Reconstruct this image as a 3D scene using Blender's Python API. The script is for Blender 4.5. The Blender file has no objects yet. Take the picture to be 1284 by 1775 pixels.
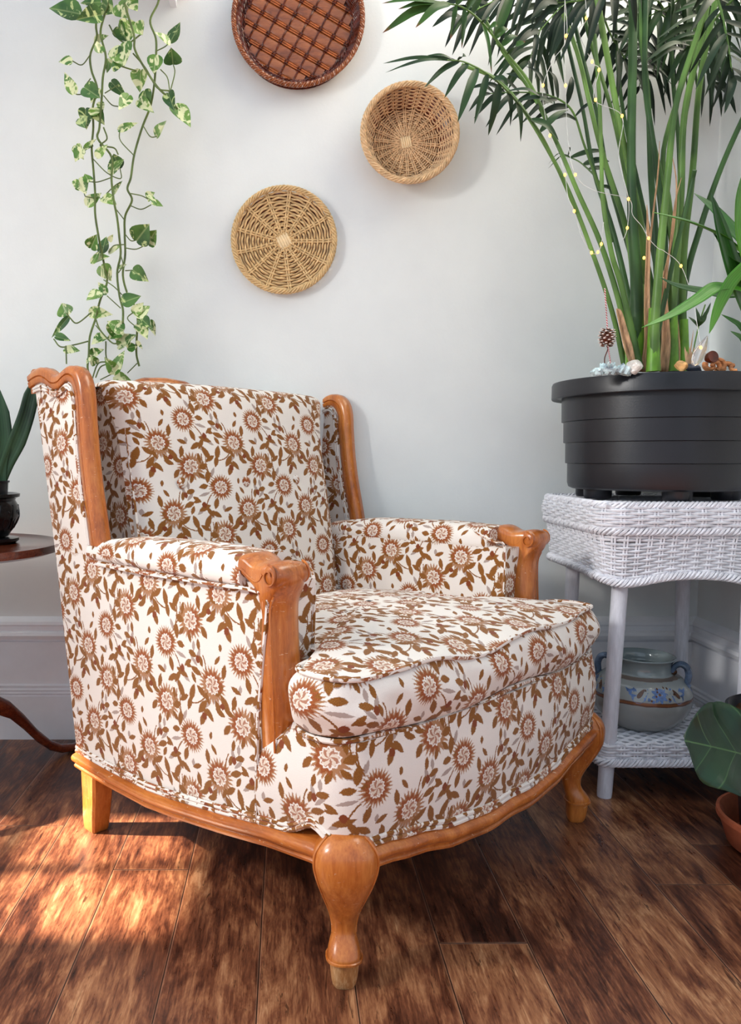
import bpy, math, random
from math import sin, cos, pi, radians, atan2, sqrt, hypot
from mathutils import Vector, Matrix
random.seed(7)
scene = bpy.context.scene
COL = scene.collection

# ---------------------------------------------------------------- camera
FPX, PXC, PYC, TILT, CAMH = 1367.0, 497.0, 915.0, radians(5.0), 0.75
cam_d = bpy.data.cameras.new('camera'); cam = bpy.data.objects.new('camera', cam_d); COL.objects.link(cam)
cam.location = (0, 0, CAMH); cam.rotation_euler = (radians(90) - TILT, 0, 0)
cam_d.sensor_fit = 'AUTO'; cam_d.sensor_width = 36.0
cam_d.lens = FPX / 1775.0 * 36.0
cam_d.shift_x = (642.0 - PXC) / 1775.0; cam_d.shift_y = (PYC - 887.5) / 1775.0
cam_d.clip_start = 0.01
scene.camera = cam
FW = Vector((0, cos(TILT), -sin(TILT))); UP = Vector((0, sin(TILT), cos(TILT))); RT = Vector((1, 0, 0)); CP = Vector((0, 0, CAMH))

def W(px, py, Y):
    """point of the room at depth Y seen at photo pixel px,py"""
    r = FW + RT * ((px - PXC) / FPX) - UP * ((py - PYC) / FPX)
    return CP + r * (Y / r.y)

# ---------------------------------------------------------------- objects
def tag(o, label=None, cat=None, group=None, kind=None):
    if label: o['label'] = label
    if cat: o['category'] = cat
    if group: o['group'] = group
    if kind: o['kind'] = kind
    return o

def thing(name, label, cat, loc=(0, 0, 0), rz=0, group=None):
    o = bpy.data.objects.new(name, None); COL.objects.link(o)
    o.location = loc; o.rotation_euler = (0, 0, rz); o.empty_display_size = 0.05
    return tag(o, label, cat, group)

def root_loc(p):
    while p.parent: p = p.parent
    return Vector(p.location)

class MB:
    def __init__(s): s.v = []; s.f = []; s.uv = {}; s.mi = []; s.cur = 0
    def vert(s, p): s.v.append(tuple(p)); return len(s.v) - 1
    def face(s, ids, uv=None):
        s.f.append(tuple(ids)); s.mi.append(s.cur)
        if uv: s.uv[len(s.f) - 1] = uv
    def grid(s, rows, closed=False, uvs=None, flip=False):
        n = len(rows[0]); ids = [[s.vert(p) for p in r] for r in rows]
        m = n if closed else n - 1
        for i in range(len(rows) - 1):
            for j in range(m):
                k = (j + 1) % n
                q = [ids[i][j], ids[i][k], ids[i + 1][k], ids[i + 1][j]]
                u = None
                if uvs: u = [uvs[i][j], uvs[i][j + 1], uvs[i + 1][j + 1], uvs[i + 1][j]]
                if flip: q = q[::-1]; u = u[::-1] if u else None
                s.face(q, u)
        return ids
    def cap(s, ring, flip=False):
        s.face(ring[::-1] if flip else ring)
    def box(s, lo, hi, M=None):
        x0, y0, z0 = lo; x1, y1, z1 = hi
        P = [(x0, y0, z0), (x1, y0, z0), (x1, y1, z0), (x0, y1, z0), (x0, y0, z1), (x1, y0, z1), (x1, y1, z1), (x0, y1, z1)]
        if M: P = [M @ Vector(p) for p in P]
        i = [s.vert(p) for p in P]
        for q in ((0, 3, 2, 1), (4, 5, 6, 7), (0, 1, 5, 4), (1, 2, 6, 5), (2, 3, 7, 6), (3, 0, 4, 7)): s.face([i[k] for k in q])
    def tube(s, path, r, n=8, caps=True, closed=False, sec=None, up=None, squash=None):
        """sweep a round (or given) section along a path with parallel transport"""
        P = [Vector(p) for p in path]; N = len(P); rows = []
        T = []
        for i in range(N):
            if closed: t = P[(i + 1) % N] - P[i - 1]
            else: t = P[min(i + 1, N - 1)] - P[max(i - 1, 0)]
            T.append(t.normalized() if t.length > 1e-9 else Vector((0, 0, 1)))
        a = Vector(up) if up else (Vector((0, 0, 1)) if abs(T[0].z) < .9 else Vector((1, 0, 0)))
        a = (a - T[0] * a.dot(T[0])).normalized()
        for i in range(N):
            if up: a = Vector(up)
            a = a - T[i] * a.dot(T[i])
            a = a.normalized() if a.length > 1e-6 else Vector((1, 0, 0))
            b = T[i].cross(a)
            rr = r(i / (N - 1)) if callable(r) else r
            if sec: rows.append([P[i] + (b * q[0] + a * q[1]) * (rr if rr else 1) for q in sec])
            else:
                sq = squash or 1
                rows.append([P[i] + a * (rr * cos(2 * pi * k / n)) + b * (rr * sq * sin(2 * pi * k / n)) for k in range(n)])
        if closed: rows.append(rows[0])
        ids = s.grid(rows, closed=True)
        if caps and not closed: s.cap(ids[0], True); s.cap(ids[-1])
        return ids
    def lathe(s, prof, c=(0, 0, 0), n=48, caps=True, M=None):
        rows = []
        for r, z in prof:
            row = [Vector((r * cos(2 * pi * k / n), r * sin(2 * pi * k / n), z)) for k in range(n)]
            rows.append([(M @ p if M else p) + Vector(c) for p in row])
        ids = s.grid(rows, closed=True)
        if caps:
            if prof[0][0] > 1e-5: s.cap(ids[0], True)
            if prof[-1][0] > 1e-5: s.cap(ids[-1])
        return ids
    def ball(s, c, r, n=10, m=7, sc=(1, 1, 1)):
        rows = [[Vector(c) + Vector((r * sc[0] * sin(pi * i / m) * cos(2 * pi * k / n), r * sc[1] * sin(pi * i / m) * sin(2 * pi * k / n), -r * sc[2] * cos(pi * i / m))) for k in range(n)] for i in range(m + 1)]
        s.grid(rows, closed=True)
    def loft(s, rings, caps=True):
        ids = s.grid(rings, closed=True)
        if caps: s.cap(ids[0], True); s.cap(ids[-1])
        return ids
    def prism(s, poly, f):
        """poly 2-D list; f(k) -> function mapping (a,b) to 3-D for levels k"""
        rows = [[g(a, b) for a, b in poly] for g in f]
        return s.loft(rows)
    def build(s, name, mats, parent=None, local=False, smooth=True, sub=0, bevel=0, uvfix=True, auto=40, solid=0, disp=None):
        me = bpy.data.meshes.new(name)
        off = Vector((0, 0, 0)) if (local or parent is None) else root_loc(parent)
        me.from_pydata([tuple(Vector(p) - off) for p in s.v], [], s.f)
        ml = mats if isinstance(mats, (list, tuple)) else [mats]
        for m in ml: me.materials.append(m)
        for p, k in zip(me.polygons, s.mi): p.material_index = k; p.use_smooth = smooth
        uvl = me.uv_layers.new(name='UVMap')
        for fi, p in enumerate(me.polygons):
            u = s.uv.get(fi)
            n = p.normal
            ax = max(range(3), key=lambda k: abs(n[k]) * (1.25 if k != 2 else 1))
            for j, li in enumerate(p.loop_indices):
                if u: uvl.data[li].uv = u[j]
                else:
                    co = me.vertices[me.loops[li].vertex_index].co
                    uvl.data[li].uv = (co.y, co.z) if ax == 0 else ((co.x + .07, co.z) if ax == 1 else (co.x + .03, co.y + .05))
        import bmesh
        bm = bmesh.new(); bm.from_mesh(me)
        bmesh.ops.remove_doubles(bm, verts=bm.verts, dist=1e-6)
        bmesh.ops.recalc_face_normals(bm, faces=bm.faces)
        bm.to_mesh(me); bm.free()
        o = bpy.data.objects.new(name, me); COL.objects.link(o)
        if parent: o.parent = parent
        if solid:
            m = o.modifiers.new('solid', 'SOLIDIFY'); m.thickness = solid; m.offset = 0
        if bevel:
            m = o.modifiers.new('bevel', 'BEVEL'); m.width = bevel; m.segments = 3; m.limit_method = 'ANGLE'; m.angle_limit = radians(35)
        if sub:
            m = o.modifiers.new('sub', 'SUBSURF'); m.levels = sub; m.render_levels = sub
        if smooth and auto and not sub:
            try:
                me.set_sharp_from_angle(angle=radians(auto))
            except Exception: pass
        return o

def cr(pts, n=8, closed=False):
    """Catmull-Rom through tuples"""
    P = [Vector(p) for p in pts]; N = len(P); out = []
    for i in range(N if closed else N - 1):
        p0 = P[i - 1] if (closed or i > 0) else P[0] * 2 - P[1]
        p1 = P[i]; p2 = P[(i + 1) % N]
        p3 = P[(i + 2) % N] if (closed or i + 2 < N) else P[-1] * 2 - P[-2]
        for k in range(n):
            t = k / n
            out.append(0.5 * ((2 * p1) + (p2 - p0) * t + (2 * p0 - 5 * p1 + 4 * p2 - p3) * t * t + (3 * p1 - p0 - 3 * p2 + p3) * t ** 3))
    if not closed: out.append(P[-1])
    return out

def lerp(a, b, t): return a + (b - a) * t
def interp(tab, x):
    if x <= tab[0][0]: return tab[0][1]
    for (a, p), (b, q) in zip(tab, tab[1:]):
        if x <= b: return lerp(p, q, (x - a) / (b - a))
    return tab[-1][1]
def sm(tab, x):
    if x <= tab[0][0]: return tab[0][1]
    for (a, p), (b, q) in zip(tab, tab[1:]):
        if x <= b:
            t = (x - a) / (b - a); return lerp(p, q, t * t * (3 - 2 * t))
    return tab[-1][1]

# ---------------------------------------------------------------- node helpers
def lin(c):
    f = lambda u: (u / 12.92 if u <= .04045 else ((u + .055) / 1.055) ** 2.4)
    return tuple(f(x / 255.) for x in c) + (1.0,)

class NT:
    def __init__(s, name):
        s.m = bpy.data.materials.new(name); s.m.use_nodes = True; s.t = s.m.node_tree
        s.n = s.t.nodes; s.b = s.n['Principled BSDF']
    def add(s, ty, **kw):
        nd = s.n.new(ty)
        for k, v in kw.items(): setattr(nd, k, v)
        return nd
    def put(s, sock, v):
        if isinstance(v, bpy.types.NodeSocket): s.t.links.new(v, sock)
        elif v is not None: sock.default_value = v
    def M(s, op, a, b=None, c=None, clamp=False):
        nd = s.add('ShaderNodeMath', operation=op, use_clamp=clamp)
        s.put(nd.inputs[0], a); s.put(nd.inputs[1], b); s.put(nd.inputs[2], c)
        return nd.outputs[0]
    def V(s, op, a, b=None, c=None, scale=None):
        nd = s.add('ShaderNodeVectorMath', operation=op)
        s.put(nd.inputs[0], a); s.put(nd.inputs[1], b); s.put(nd.inputs[2], c)
        if scale is not None: s.put(nd.inputs['Scale'], scale)
        return nd.outputs['Value'] if op in ('LENGTH', 'DOT_PRODUCT', 'DISTANCE') else nd.outputs[0]
    def map(s, v, loc=(0, 0, 0), rot=(0, 0, 0), sc=(1, 1, 1), ty='POINT'):
        nd = s.add('ShaderNodeMapping', vector_type=ty); s.put(nd.inputs[0], v)
        nd.inputs[1].default_value = loc; nd.inputs[2].default_value = rot; nd.inputs[3].default_value = sc
        return nd.outputs[0]
    def sep(s, v):
        nd = s.add('ShaderNodeSeparateXYZ'); s.put(nd.inputs[0], v); return nd.outputs[0], nd.outputs[1], nd.outputs[2]
    def comb(s, x, y, z=0.0):
        nd = s.add('ShaderNodeCombineXYZ'); s.put(nd.inputs[0], x); s.put(nd.inputs[1], y); s.put(nd.inputs[2], z); return nd.outputs[0]
    def tex(s, kind='Object'):
        return s.add('ShaderNodeTexCoord').outputs[kind]
    def noise(s, v, scale, detail=3, rough=.5, dist=0, col=False):
        nd = s.add('ShaderNodeTexNoise'); s.put(nd.inputs['Vector'], v)
        nd.inputs['Scale'].default_value = scale; nd.inputs['Detail'].default_value = detail
        nd.inputs['Roughness'].default_value = rough; nd.inputs['Distortion'].default_value = dist
        return nd.outputs[1 if col else 0]
    def voro(s, v, scale, feature='F1', out=0):
        nd = s.add('ShaderNodeTexVoronoi', feature=feature); s.put(nd.inputs['Vector'], v); nd.inputs['Scale'].default_value = scale
        return nd.outputs[out]
    def rng(s, v, a, b, c=0., d=1., smooth=False):
        nd = s.add('ShaderNodeMapRange'); nd.interpolation_type = 'SMOOTHSTEP' if smooth else 'LINEAR'
        s.put(nd.inputs[0], v)
        for i, k in enumerate((a, b, c, d)): nd.inputs[i + 1].default_value = k
        return nd.outputs[0]
    def ramp(s, v, stops):
        nd = s.add('ShaderNodeValToRGB'); s.put(nd.inputs[0], v); e = nd.color_ramp.elements
        while len(e) < len(stops): e.new(.5)
        for k, (p, c) in zip(e, stops): k.position = p; k.color = c
        return nd.outputs[0]
    def mix(s, f, a, b, mode='MIX'):
        nd = s.add('ShaderNodeMix', data_type='RGBA', blend_type=mode)
        s.put(nd.inputs[0], f); s.put(nd.inputs[6], a); s.put(nd.inputs[7], b)
        return nd.outputs[2]
    def bump(s, h, strength=.3, dist=.002):
        nd = s.add('ShaderNodeBump'); s.put(nd.inputs['Height'], h); nd.inputs['Strength'].default_value = strength; nd.inputs['Distance'].default_value = dist
        s.t.links.new(nd.outputs[0], s.b.inputs['Normal'])
    def out(s, color=None, rough=.5, spec=.5, **kw):
        if color is not None: s.put(s.b.inputs['Base Color'], color)
        s.put(s.b.inputs['Roughness'], rough); s.put(s.b.inputs['Specular IOR Level'], spec)
        for k, v in kw.items(): s.put(s.b.inputs[k.replace('_', ' ')], v)
        return s.m

def simple(name, rgb, rough=.5, spec=.5, var=.12, scale=30, bump=0, bscale=60, stretch=(1, 1, 1), **kw):
    t = NT(name); v = t.map(t.tex(), sc=stretch)
    n = t.noise(v, scale, 4, .6)
    a = lin([max(0, c * (1 - var)) for c in rgb]); b = lin([min(255, c * (1 + var)) for c in rgb])
    c = t.ramp(n, [(.3, a), (.7, b)])
    if bump: t.bump(t.noise(v, bscale, 3, .6), .5, bump)
    return t.out(c, rough, spec, **kw)
# ================================================================ materials
def floral_material():
    t = NT('floral_tapestry')
    P, DY, S = .190, .147, .122
    uv = t.tex('UV')
    d = t.noise(uv, 420, 2, .6, col=True)
    d = t.V('SCALE', t.V('SUBTRACT', d, (.5, .5, .5)), scale=.0042)
    uvd = t.V('ADD', uv, d)
    x, z, _ = t.sep(uvd)
    def cluster(cx, cz):
        zz = t.M('SUBTRACT', z, cz)
        n = t.M('ROUND', t.M('DIVIDE', zz, DY))
        par = t.M('FLOORED_MODULO', n, 2.0)
        zl = t.M('MULTIPLY_ADD', n, -DY, zz)
        xs = t.M('MULTIPLY', t.M('MULTIPLY_ADD', par, -S, x), t.M('MULTIPLY_ADD', par, -2.0, 1.0))
        xl = t.M('WRAP', t.M('SUBTRACT', xs, cx), P / 2, -P / 2)
        return t.comb(xl, zl)
    def leaf(q, x, y, ang, L, Wd):
        m = t.map(q, (x, y, 0), (0, 0, radians(ang)), (L * .58, Wd * .60, 1), 'TEXTURE')
        a, b, _ = t.sep(m)
        return t.M('MULTIPLY_ADD', a, a, t.M('ABSOLUTE', b))
    def stem(q, x, y, ang, L, sag, w=.0013):
        m = t.map(q, (x, y, 0), (0, 0, radians(ang)), (L / 2, L / 2, 1), 'TEXTURE')
        a, b, _ = t.sep(m); a2 = t.M('MULTIPLY', a, a); k = sag / (L / 2)
        e = t.M('ABSOLUTE', t.M('ADD', t.M('MULTIPLY_ADD', a2, k, b), -k))
        return t.M('MAXIMUM', t.M('DIVIDE', e, w / (L / 2)), a2)
    def acc(cur, f): return f if cur is None else t.M('MINIMUM', cur, f)
    oc = ru = ma = None
    K = {}
    for name, c in (('A', (0, 0)), ('B', (.068, -.050)), ('C', (.125, .046))): K[name] = cluster(*c)
    def flower(q, x, y, R, n, sq=1.0, rot=0, fan=False):
        """ring of teeth with a pale scalloped line and busy heart -> (rust, line, mauve)"""
        m = t.map(q, (x, y, 0), (0, 0, radians(rot)), (R, R * sq, 1), 'TEXTURE')
        a, b, _ = t.sep(m)
        r = t.V('LENGTH', t.comb(a, b)); th = t.M('ARCTAN2', b, a)
        cs = t.M('COSINE', t.M('MULTIPLY', th, float(n)))
        petal = t.M('DIVIDE', r, t.M('MULTIPLY_ADD', cs, .13, .87))
        if fan: petal = t.M('ADD', petal, t.M('MULTIPLY', t.M('LESS_THAN', b, t.M('MULTIPLY_ADD', r, .25, -.22)), 9.0))
        line = t.M('ABSOLUTE', t.M('SUBTRACT', r, t.M('MULTIPLY_ADD', cs, .05, .52)))
        cs2 = t.M('COSINE', t.M('MULTIPLY_ADD', th, 5.0, t.M('MULTIPLY', r, 9.0)))
        heart = t.M('MULTIPLY', t.M('LESS_THAN', r, .46), t.M('GREATER_THAN', cs2, .1))
        fringe = t.M('DIVIDE', r, t.M('MULTIPLY_ADD', t.M('COSINE', t.M('MULTIPLY', th, float(n) * 2)), -.2, 1.05))
        return petal, line, heart, fringe, r
    qa, qb, qc = K['A'], K['B'], K['C']
    fl = [flower(qa, 0, 0, .0255, 15, .92), flower(qb, 0, 0, .0270, 13, .95, 25, True), flower(qc, 0, 0, .0255, 12, 1.1, 100, True)]
    OC = [(qa, -.041, .003, 10, .019, .010), (qa, -.016, -.034, 70, .024, .011), (qa, .040, -.024, 100, .024, .010), (qa, .030, .036, 60, .022, .011), (qa, .038, .050, -40, .018, .008),
          (qa, -.046, -.043, 20, .030, .010), (qa, -.034, -.052, -55, .026, .009), (qa, .049, .013, 80, .012, .007), (qa, -.061, -.024, -35, .02, .008),
          (qb, -.020, .0, 80, .012, .012), (qb, .026, -.016, 35, .026, .010), (qb, .040, .016, 20, .026, .010), (qb, .046, .004, 60, .018, .008), (qb, -.014, -.034, 60, .022, .010),
          (qb, .024, -.040, 130, .030, .012), (qb, .050, -.022, 110, .030, .012), (qb, -.038, -.036, 30, .024, .009), (qb, .028, .034, 70, .018, .008),
          (qc, -.040, .026, -50, .030, .012), (qc, -.052, .010, -20, .022, .009), (qc, -.036, -.014, 50, .022, .011), (qc, -.022, -.036, 80, .018, .008), (qc, .028, .0, 20, .02, .012),
          (qc, .036, -.022, 80, .026, .011), (qc, .040, .028, 120, .034, .012), (qc, .062, .010, 70, .024, .010), (qc, .016, .044, 30, .026, .010),
          (qa, -.064, .020, 70, .020, .008), (qa, -.072, -.006, 15, .018, .008), (qa, .012, -.048, 20, .022, .008), (qa, -.018, .062, 30, .024, .009), (qa, -.044, .064, 100, .022, .008), (qa, .056, -.008, 130, .018, .007),
          (qb, .012, -.024, 60, .020, .008), (qb, .006, -.050, 50, .024, .009), (qb, -.052, -.022, 120, .020, .008), (qb, .060, .022, 10, .016, .007), (qc, -.058, .040, 20, .020, .008), (qc, -.020, .034, 70, .020, .008), (qc, .050, -.036, 25, .022, .009), (qc, .022, -.020, 140, .018, .008), (qc, -.008, -.054, 10, .02, .008)]
    for q, *a in OC: oc = acc(oc, leaf(q, *a))
    for q, *a in [(qa, -.028, .052, 110, .05, .008), (qb, .034, -.026, 150, .055, .008), (qc, .044, .004, 95, .06, .008), (qa, -.034, -.030, 60, .035, .003), (qb, .02, .030, 75, .03, .003), (qc, -.03, .012, -20, .04, .004)]:
        oc = acc(oc, stem(q, *a))
    for q, *a in [(qa, -.046, -.036, 0, .011, .012), (qa, .034, .042, 40, .012, .012), (qb, .036, .036, 0, .010, .012), (qb, -.024, -.030, 80, .010, .011)]:
        ru = acc(ru, leaf(q, *a))
    for q, *a in [(qa, -.040, .022, -20, .020, .006), (qa, -.042, -.014, 15, .026, .006), (qa, .002, -.044, 85, .012, .007), (qa, -.056, -.050, 30, .022, .006), (qb, .034, .044, 110, .020, .007), (qb, .046, .032, 40, .022, .006),
                  (qb, .014, -.034, 150, .024, .008), (qb, -.006, -.018, 10, .020, .020), (qc, -.048, .034, -40, .026, .006), (qc, .048, -.014, 60, .022, .007), (qc, -.010, -.040, 90, .016, .007), (qc, .030, .038, 140, .03, .006), (qc, .01, -.004, 90, .030, .016)]:
        ma = acc(ma, leaf(q, *a))
    E_ = lambda f, k=.16: t.rng(f, 1.0 + k * .3, 1.0 - k, 0., 1.)
    petal = t.M('MINIMUM', t.M('MINIMUM', fl[0][0], fl[1][0]), fl[2][0])
    fringe = t.M('MINIMUM', t.M('MINIMUM', fl[0][3], fl[1][3]), fl[2][3])
    line = t.M('MINIMUM', t.M('MINIMUM', fl[0][1], fl[1][1]), fl[2][1])
    rmin = t.M('MINIMUM', t.M('MINIMUM', fl[0][4], fl[1][4]), fl[2][4])
    heart = t.M('MAXIMUM', t.M('MAXIMUM', fl[0][2], fl[1][2]), fl[2][2])
    cream, ochre, rust, mauve = lin((236, 228, 220)), lin((152, 98, 40)), lin((128, 62, 30)), lin((172, 152, 142))
    fine = t.noise(uv, 900, 2, .7)
    c = t.mix(t.M('MULTIPLY', t.rng(fine, .35, .7), .35), cream, lin((214, 200, 190)))
    c = t.mix(E_(ma), c, mauve)
    c = t.mix(E_(fringe, .1), c, lin((168, 120, 84)))
    c = t.mix(E_(oc), c, t.mix(t.rng(fine, .4, .6), ochre, lin((120, 72, 30))))
    c = t.mix(E_(ru), c, rust)
    c = t.mix(E_(petal, .1), c, t.mix(t.rng(fine, .42, .6), rust, lin((170, 98, 52))))
    inner = t.rng(rmin, .50, .44)
    c = t.mix(inner, c, lin((220, 203, 186)))
    c = t.mix(t.M('MULTIPLY', heart, .85), c, lin((160, 96, 66)))
    c = t.mix(t.rng(line, .075, .03), c, cream)
    h = t.noise(uv, 900, 2, .7)
    wr = t.noise(uv, 26, 3, .55, 1.2)
    t.bump(t.M('ADD', h, t.M('MULTIPLY', wr, 1.2)), .55, .0016)
    return t.out(c, .9, .15, Sheen_Weight=.15)

def wood_material(name, dark, mid, light, rough=.3, axis=2, scale=7, coat=.3, wear=0):
    t = NT(name); v = t.tex()
    sc = [4.5, 4.5, 4.5]; sc[axis] = .7
    n = t.noise(t.map(v, sc=sc), scale, 5, .6, .6)
    fi = t.noise(t.map(v, sc=[k * 3 for k in sc]), scale * 4, 3, .6)
    c = t.ramp(t.M('MULTIPLY_ADD', fi, .35, t.M('MULTIPLY', n, .75)), [(.32, lin(dark)), (.52, lin(mid)), (.74, lin(light))])
    blotch = t.noise(v, 16, 3, .6)
    c = t.mix(t.rng(blotch, .55, .8, 0, .5), c, lin([k * .72 for k in mid]))
    if wear:
        w = t.noise(t.map(v, sc=(1, 1, 3)), 70, 4, .7, .8)
        c = t.mix(t.rng(w, .655, .675, 0, wear), c, lin((226, 200, 170)))
    t.bump(n, .15, .001)
    return t.out(c, rough, .5, Coat_Weight=coat, Coat_Roughness=.15)

def floor_material():
    t = NT('plank_floor'); v = t.tex(); x, y, _ = t.sep(v)
    PW, X0 = .1385, -.041
    u = t.M('DIVIDE', t.M('SUBTRACT', x, X0), PW); idx = t.M('FLOOR', u); fx = t.M('FRACT', u)
    wn = t.add('ShaderNodeTexWhiteNoise', noise_dimensions='1D'); t.put(wn.inputs['W'], idx)
    off = t.M('MULTIPLY', wn.outputs[0], 1.6)
    for k_, y_ in ((2, 1.165), (5, 1.335), (-2, 1.385), (-4, 1.56), (0, 2.3), (1, 2.4), (-1, 2.3), (3, 1.72), (4, 2.5), (-3, 2.5)):
        off = t.M('MULTIPLY_ADD', t.M('COMPARE', idx, float(k_), .1), t.M('SUBTRACT', y_, off), off)
    vy = t.M('DIVIDE', t.M('SUBTRACT', y, off), 1.6); row = t.M('FLOOR', vy); fy = t.M('FRACT', vy)
    wn2 = t.add('ShaderNodeTexWhiteNoise', noise_dimensions='2D'); t.put(wn2.inputs['Vector'], t.comb(idx, row))
    r2 = wn2.outputs[0]
    shift = t.M('MULTIPLY', r2, 17.0)
    g = t.comb(t.M('ADD', t.M('MULTIPLY', x, 1.0), shift), t.M('MULTIPLY', y, .30), shift)
    big = t.noise(g, 15, 5, .66, .8)
    mid = t.noise(t.V('MULTIPLY', g, (3.2, 2.0, 1)), 15, 5, .7, .5)
    fin = t.noise(t.V('MULTIPLY', g, (9, 2.2, 1)), 28, 4, .7)
    k = t.M('ADD', t.M('ADD', t.M('MULTIPLY', big, .46), t.M('MULTIPLY', mid, .36)), t.M('MULTIPLY', fin, .26))
    k = t.M('ADD', k, t.M('MULTIPLY_ADD', r2, .08, -.04))
    c = t.ramp(k, [(.405, lin((34, 16, 11))), (.475, lin((68, 35, 23))), (.54, lin((106, 61, 40))), (.61, lin((146, 96, 64))), (.70, lin((190, 142, 102)))])
    fleck = t.noise(t.V('MULTIPLY', g, (7, 3.2, 1)), 16, 3, .75, 1.0)
    c = t.mix(t.rng(fleck, .60, .68, 0, .75), c, lin((38, 15, 9)))
    ex = t.M('MULTIPLY', t.M('MINIMUM', fx, t.M('SUBTRACT', 1.0, fx)), PW)
    ey = t.M('MULTIPLY', t.M('MINIMUM', fy, t.M('SUBTRACT', 1.0, fy)), 1.6)
    e = t.M('MINIMUM', ex, ey)
    gap = t.rng(e, .0005, .0013, 1, 0)
    c = t.mix(gap, c, lin((22, 9, 6)))
    edge = t.M('MULTIPLY', t.rng(e, .0012, .0030, 1, 0), t.M('SUBTRACT', 1.0, gap))
    c = t.mix(t.M('MULTIPLY', edge, .28), c, lin((190, 140, 110)))
    h = t.M('ADD', t.M('MULTIPLY', mid, .5), t.rng(e, 0, .003, 0, 2.0))
    t.bump(h, .35, .001)
    return t.out(c, t.rng(mid, .3, .7, .25, .42), .5)

def wall_material():
    t = NT('painted_plaster'); v = t.tex()
    n = t.noise(v, 5, 5, .6); f = t.noise(v, 140, 3, .6)
    c = t.ramp(n, [(.3, lin((222, 225, 224))), (.7, lin((229, 232, 230)))])
    t.bump(t.M('ADD', t.M('MULTIPLY', t.noise(v, 12, 3, .6), 2.0), f), .15, .0015)
    return t.out(c, .55, .3)

def variegated(name, g1, g2, cream, amount=.5, rough=.35):
    t = NT(name); v = t.tex()
    u, w, _ = t.sep(t.tex('UV'))
    n = t.noise(t.map(v, sc=(1, 1, .8)), 38, 3, .55, 1.5)
    g = t.mix(t.rng(t.noise(v, 20, 3), .4, .6), lin(g1), lin(g2))
    c = t.mix(t.rng(n, amount, amount + .05, 0, .9), g, lin(cream))
    vein = t.M('ABSOLUTE', w)
    c = t.mix(t.rng(vein, .0, .05, .35, 0), c, lin(cream))
    return t.out(c, rough, .5, Subsurface_Weight=0.0)

def green(name, a, b, rough=.35, scale=18, tip=None):
    t = NT(name); v = t.tex(); u, w, _ = t.sep(t.tex('UV'))
    n = t.noise(t.map(v, sc=(1, 1, .4)), scale, 3, .6)
    c = t.ramp(n, [(.35, lin(a)), (.65, lin(b))])
    st = t.M('SINE', t.M('MULTIPLY', w, 38.0))
    c = t.mix(t.rng(st, .2, 1, 0, .15), c, lin([min(255, k * 1.5) for k in b]))
    if tip: c = t.mix(t.rng(u, .86, .97, 0, .85), c, lin(tip))
    return t.out(c, rough + .08, .3)

MT = {}
MT['floral'] = floral_material()
MT['wood'] = wood_material('honey_maple', (120, 58, 18), (176, 96, 36), (208, 130, 60), .28, 2, 5, .35, .55)
MT['woodx'] = wood_material('honey_maple_rail', (120, 58, 18), (172, 92, 34), (204, 126, 58), .3, 1, 5, .3, .8)
MT['rough_wood'] = wood_material('worn_maple', (120, 70, 32), (170, 112, 60), (222, 180, 130), .7, 2, 9, 0, .4)
MT['mahogany'] = wood_material('mahogany', (48, 16, 8), (92, 36, 18), (132, 62, 34), .22, 0, 5, .5)
MT['floor'] = floor_material()
MT['wall'] = wall_material()
MT['trim'] = simple('white_gloss_trim', (238, 239, 243), .32, .5, .02, 8, .0006, 40)
MT['white_wicker'] = simple('white_painted_wicker', (226, 226, 232), .45, .4, .07, 60, .0008, 150)
MT['white_leg'] = simple('white_painted_pole', (220, 221, 230), .5, .4, .06, 40, .0015, 60, (3, 3, .5))
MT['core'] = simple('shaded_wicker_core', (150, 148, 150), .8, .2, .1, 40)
MT['black_plastic'] = simple('black_plastic', (24, 25, 31), .36, .5, .06, 30, .0003, 300)
MT['black_clay'] = simple('black_glazed_clay', (16, 18, 20), .18, .6, .2, 20)
MT['soil'] = simple('potting_soil', (52, 34, 22), .95, .1, .6, 120, .01, 90)
MT['terracotta'] = simple('terracotta', (172, 92, 62), .8, .2, .1, 25, .0006, 90)
MT['wicker'] = simple('natural_wicker', (208, 174, 124), .5, .35, .12, 90, .0006, 200)
MT['wicker_light'] = simple('pale_wicker', (228, 202, 160), .5, .35, .1, 34)
MT['wicker_pink'] = simple('buff_wicker', (208, 172, 130), .5, .35, .12, 90, .0006, 200)
MT['brown_cane'] = wood_material('varnished_cane', (92, 44, 20), (140, 76, 38), (170, 102, 56), .3, 0, 8, .4)
MT['brown_dark'] = simple('dark_cane', (84, 34, 18), .3, .5, .35, 60, .001, 120)
MT['brown_rib'] = simple('orange_cane', (170, 92, 40), .35, .5, .2, 60)
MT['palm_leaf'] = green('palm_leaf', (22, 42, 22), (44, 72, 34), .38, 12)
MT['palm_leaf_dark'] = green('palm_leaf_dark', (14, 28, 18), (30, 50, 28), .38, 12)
MT['palm_tip'] = green('palm_leaf_tip', (30, 52, 24), (56, 92, 34), .38, 12, (120, 62, 40))
MT['palm_stem'] = green('palm_stem', (58, 88, 44), (102, 138, 66), .35, 9)
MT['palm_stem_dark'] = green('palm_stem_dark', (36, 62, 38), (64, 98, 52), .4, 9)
MT['palm_base'] = simple('palm_base', (96, 140, 44), .4, .4, .35, 22, .001, 40, (1, 1, .5))
MT['husk'] = simple('dry_husk', (186, 150, 116), .85, .2, .25, 60, .002, 60, (3, 3, .4))
MT['vine_stem'] = simple('vine_stem', (88, 104, 52), .5, .4, .2, 30)
MT['vine_leaf'] = variegated('variegated_leaf', (66, 112, 36), (112, 150, 62), (222, 224, 176), .485)
MT['vine_leaf_dark'] = variegated('green_leaf', (44, 82, 32), (76, 116, 48), (196, 208, 140), .58)
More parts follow.
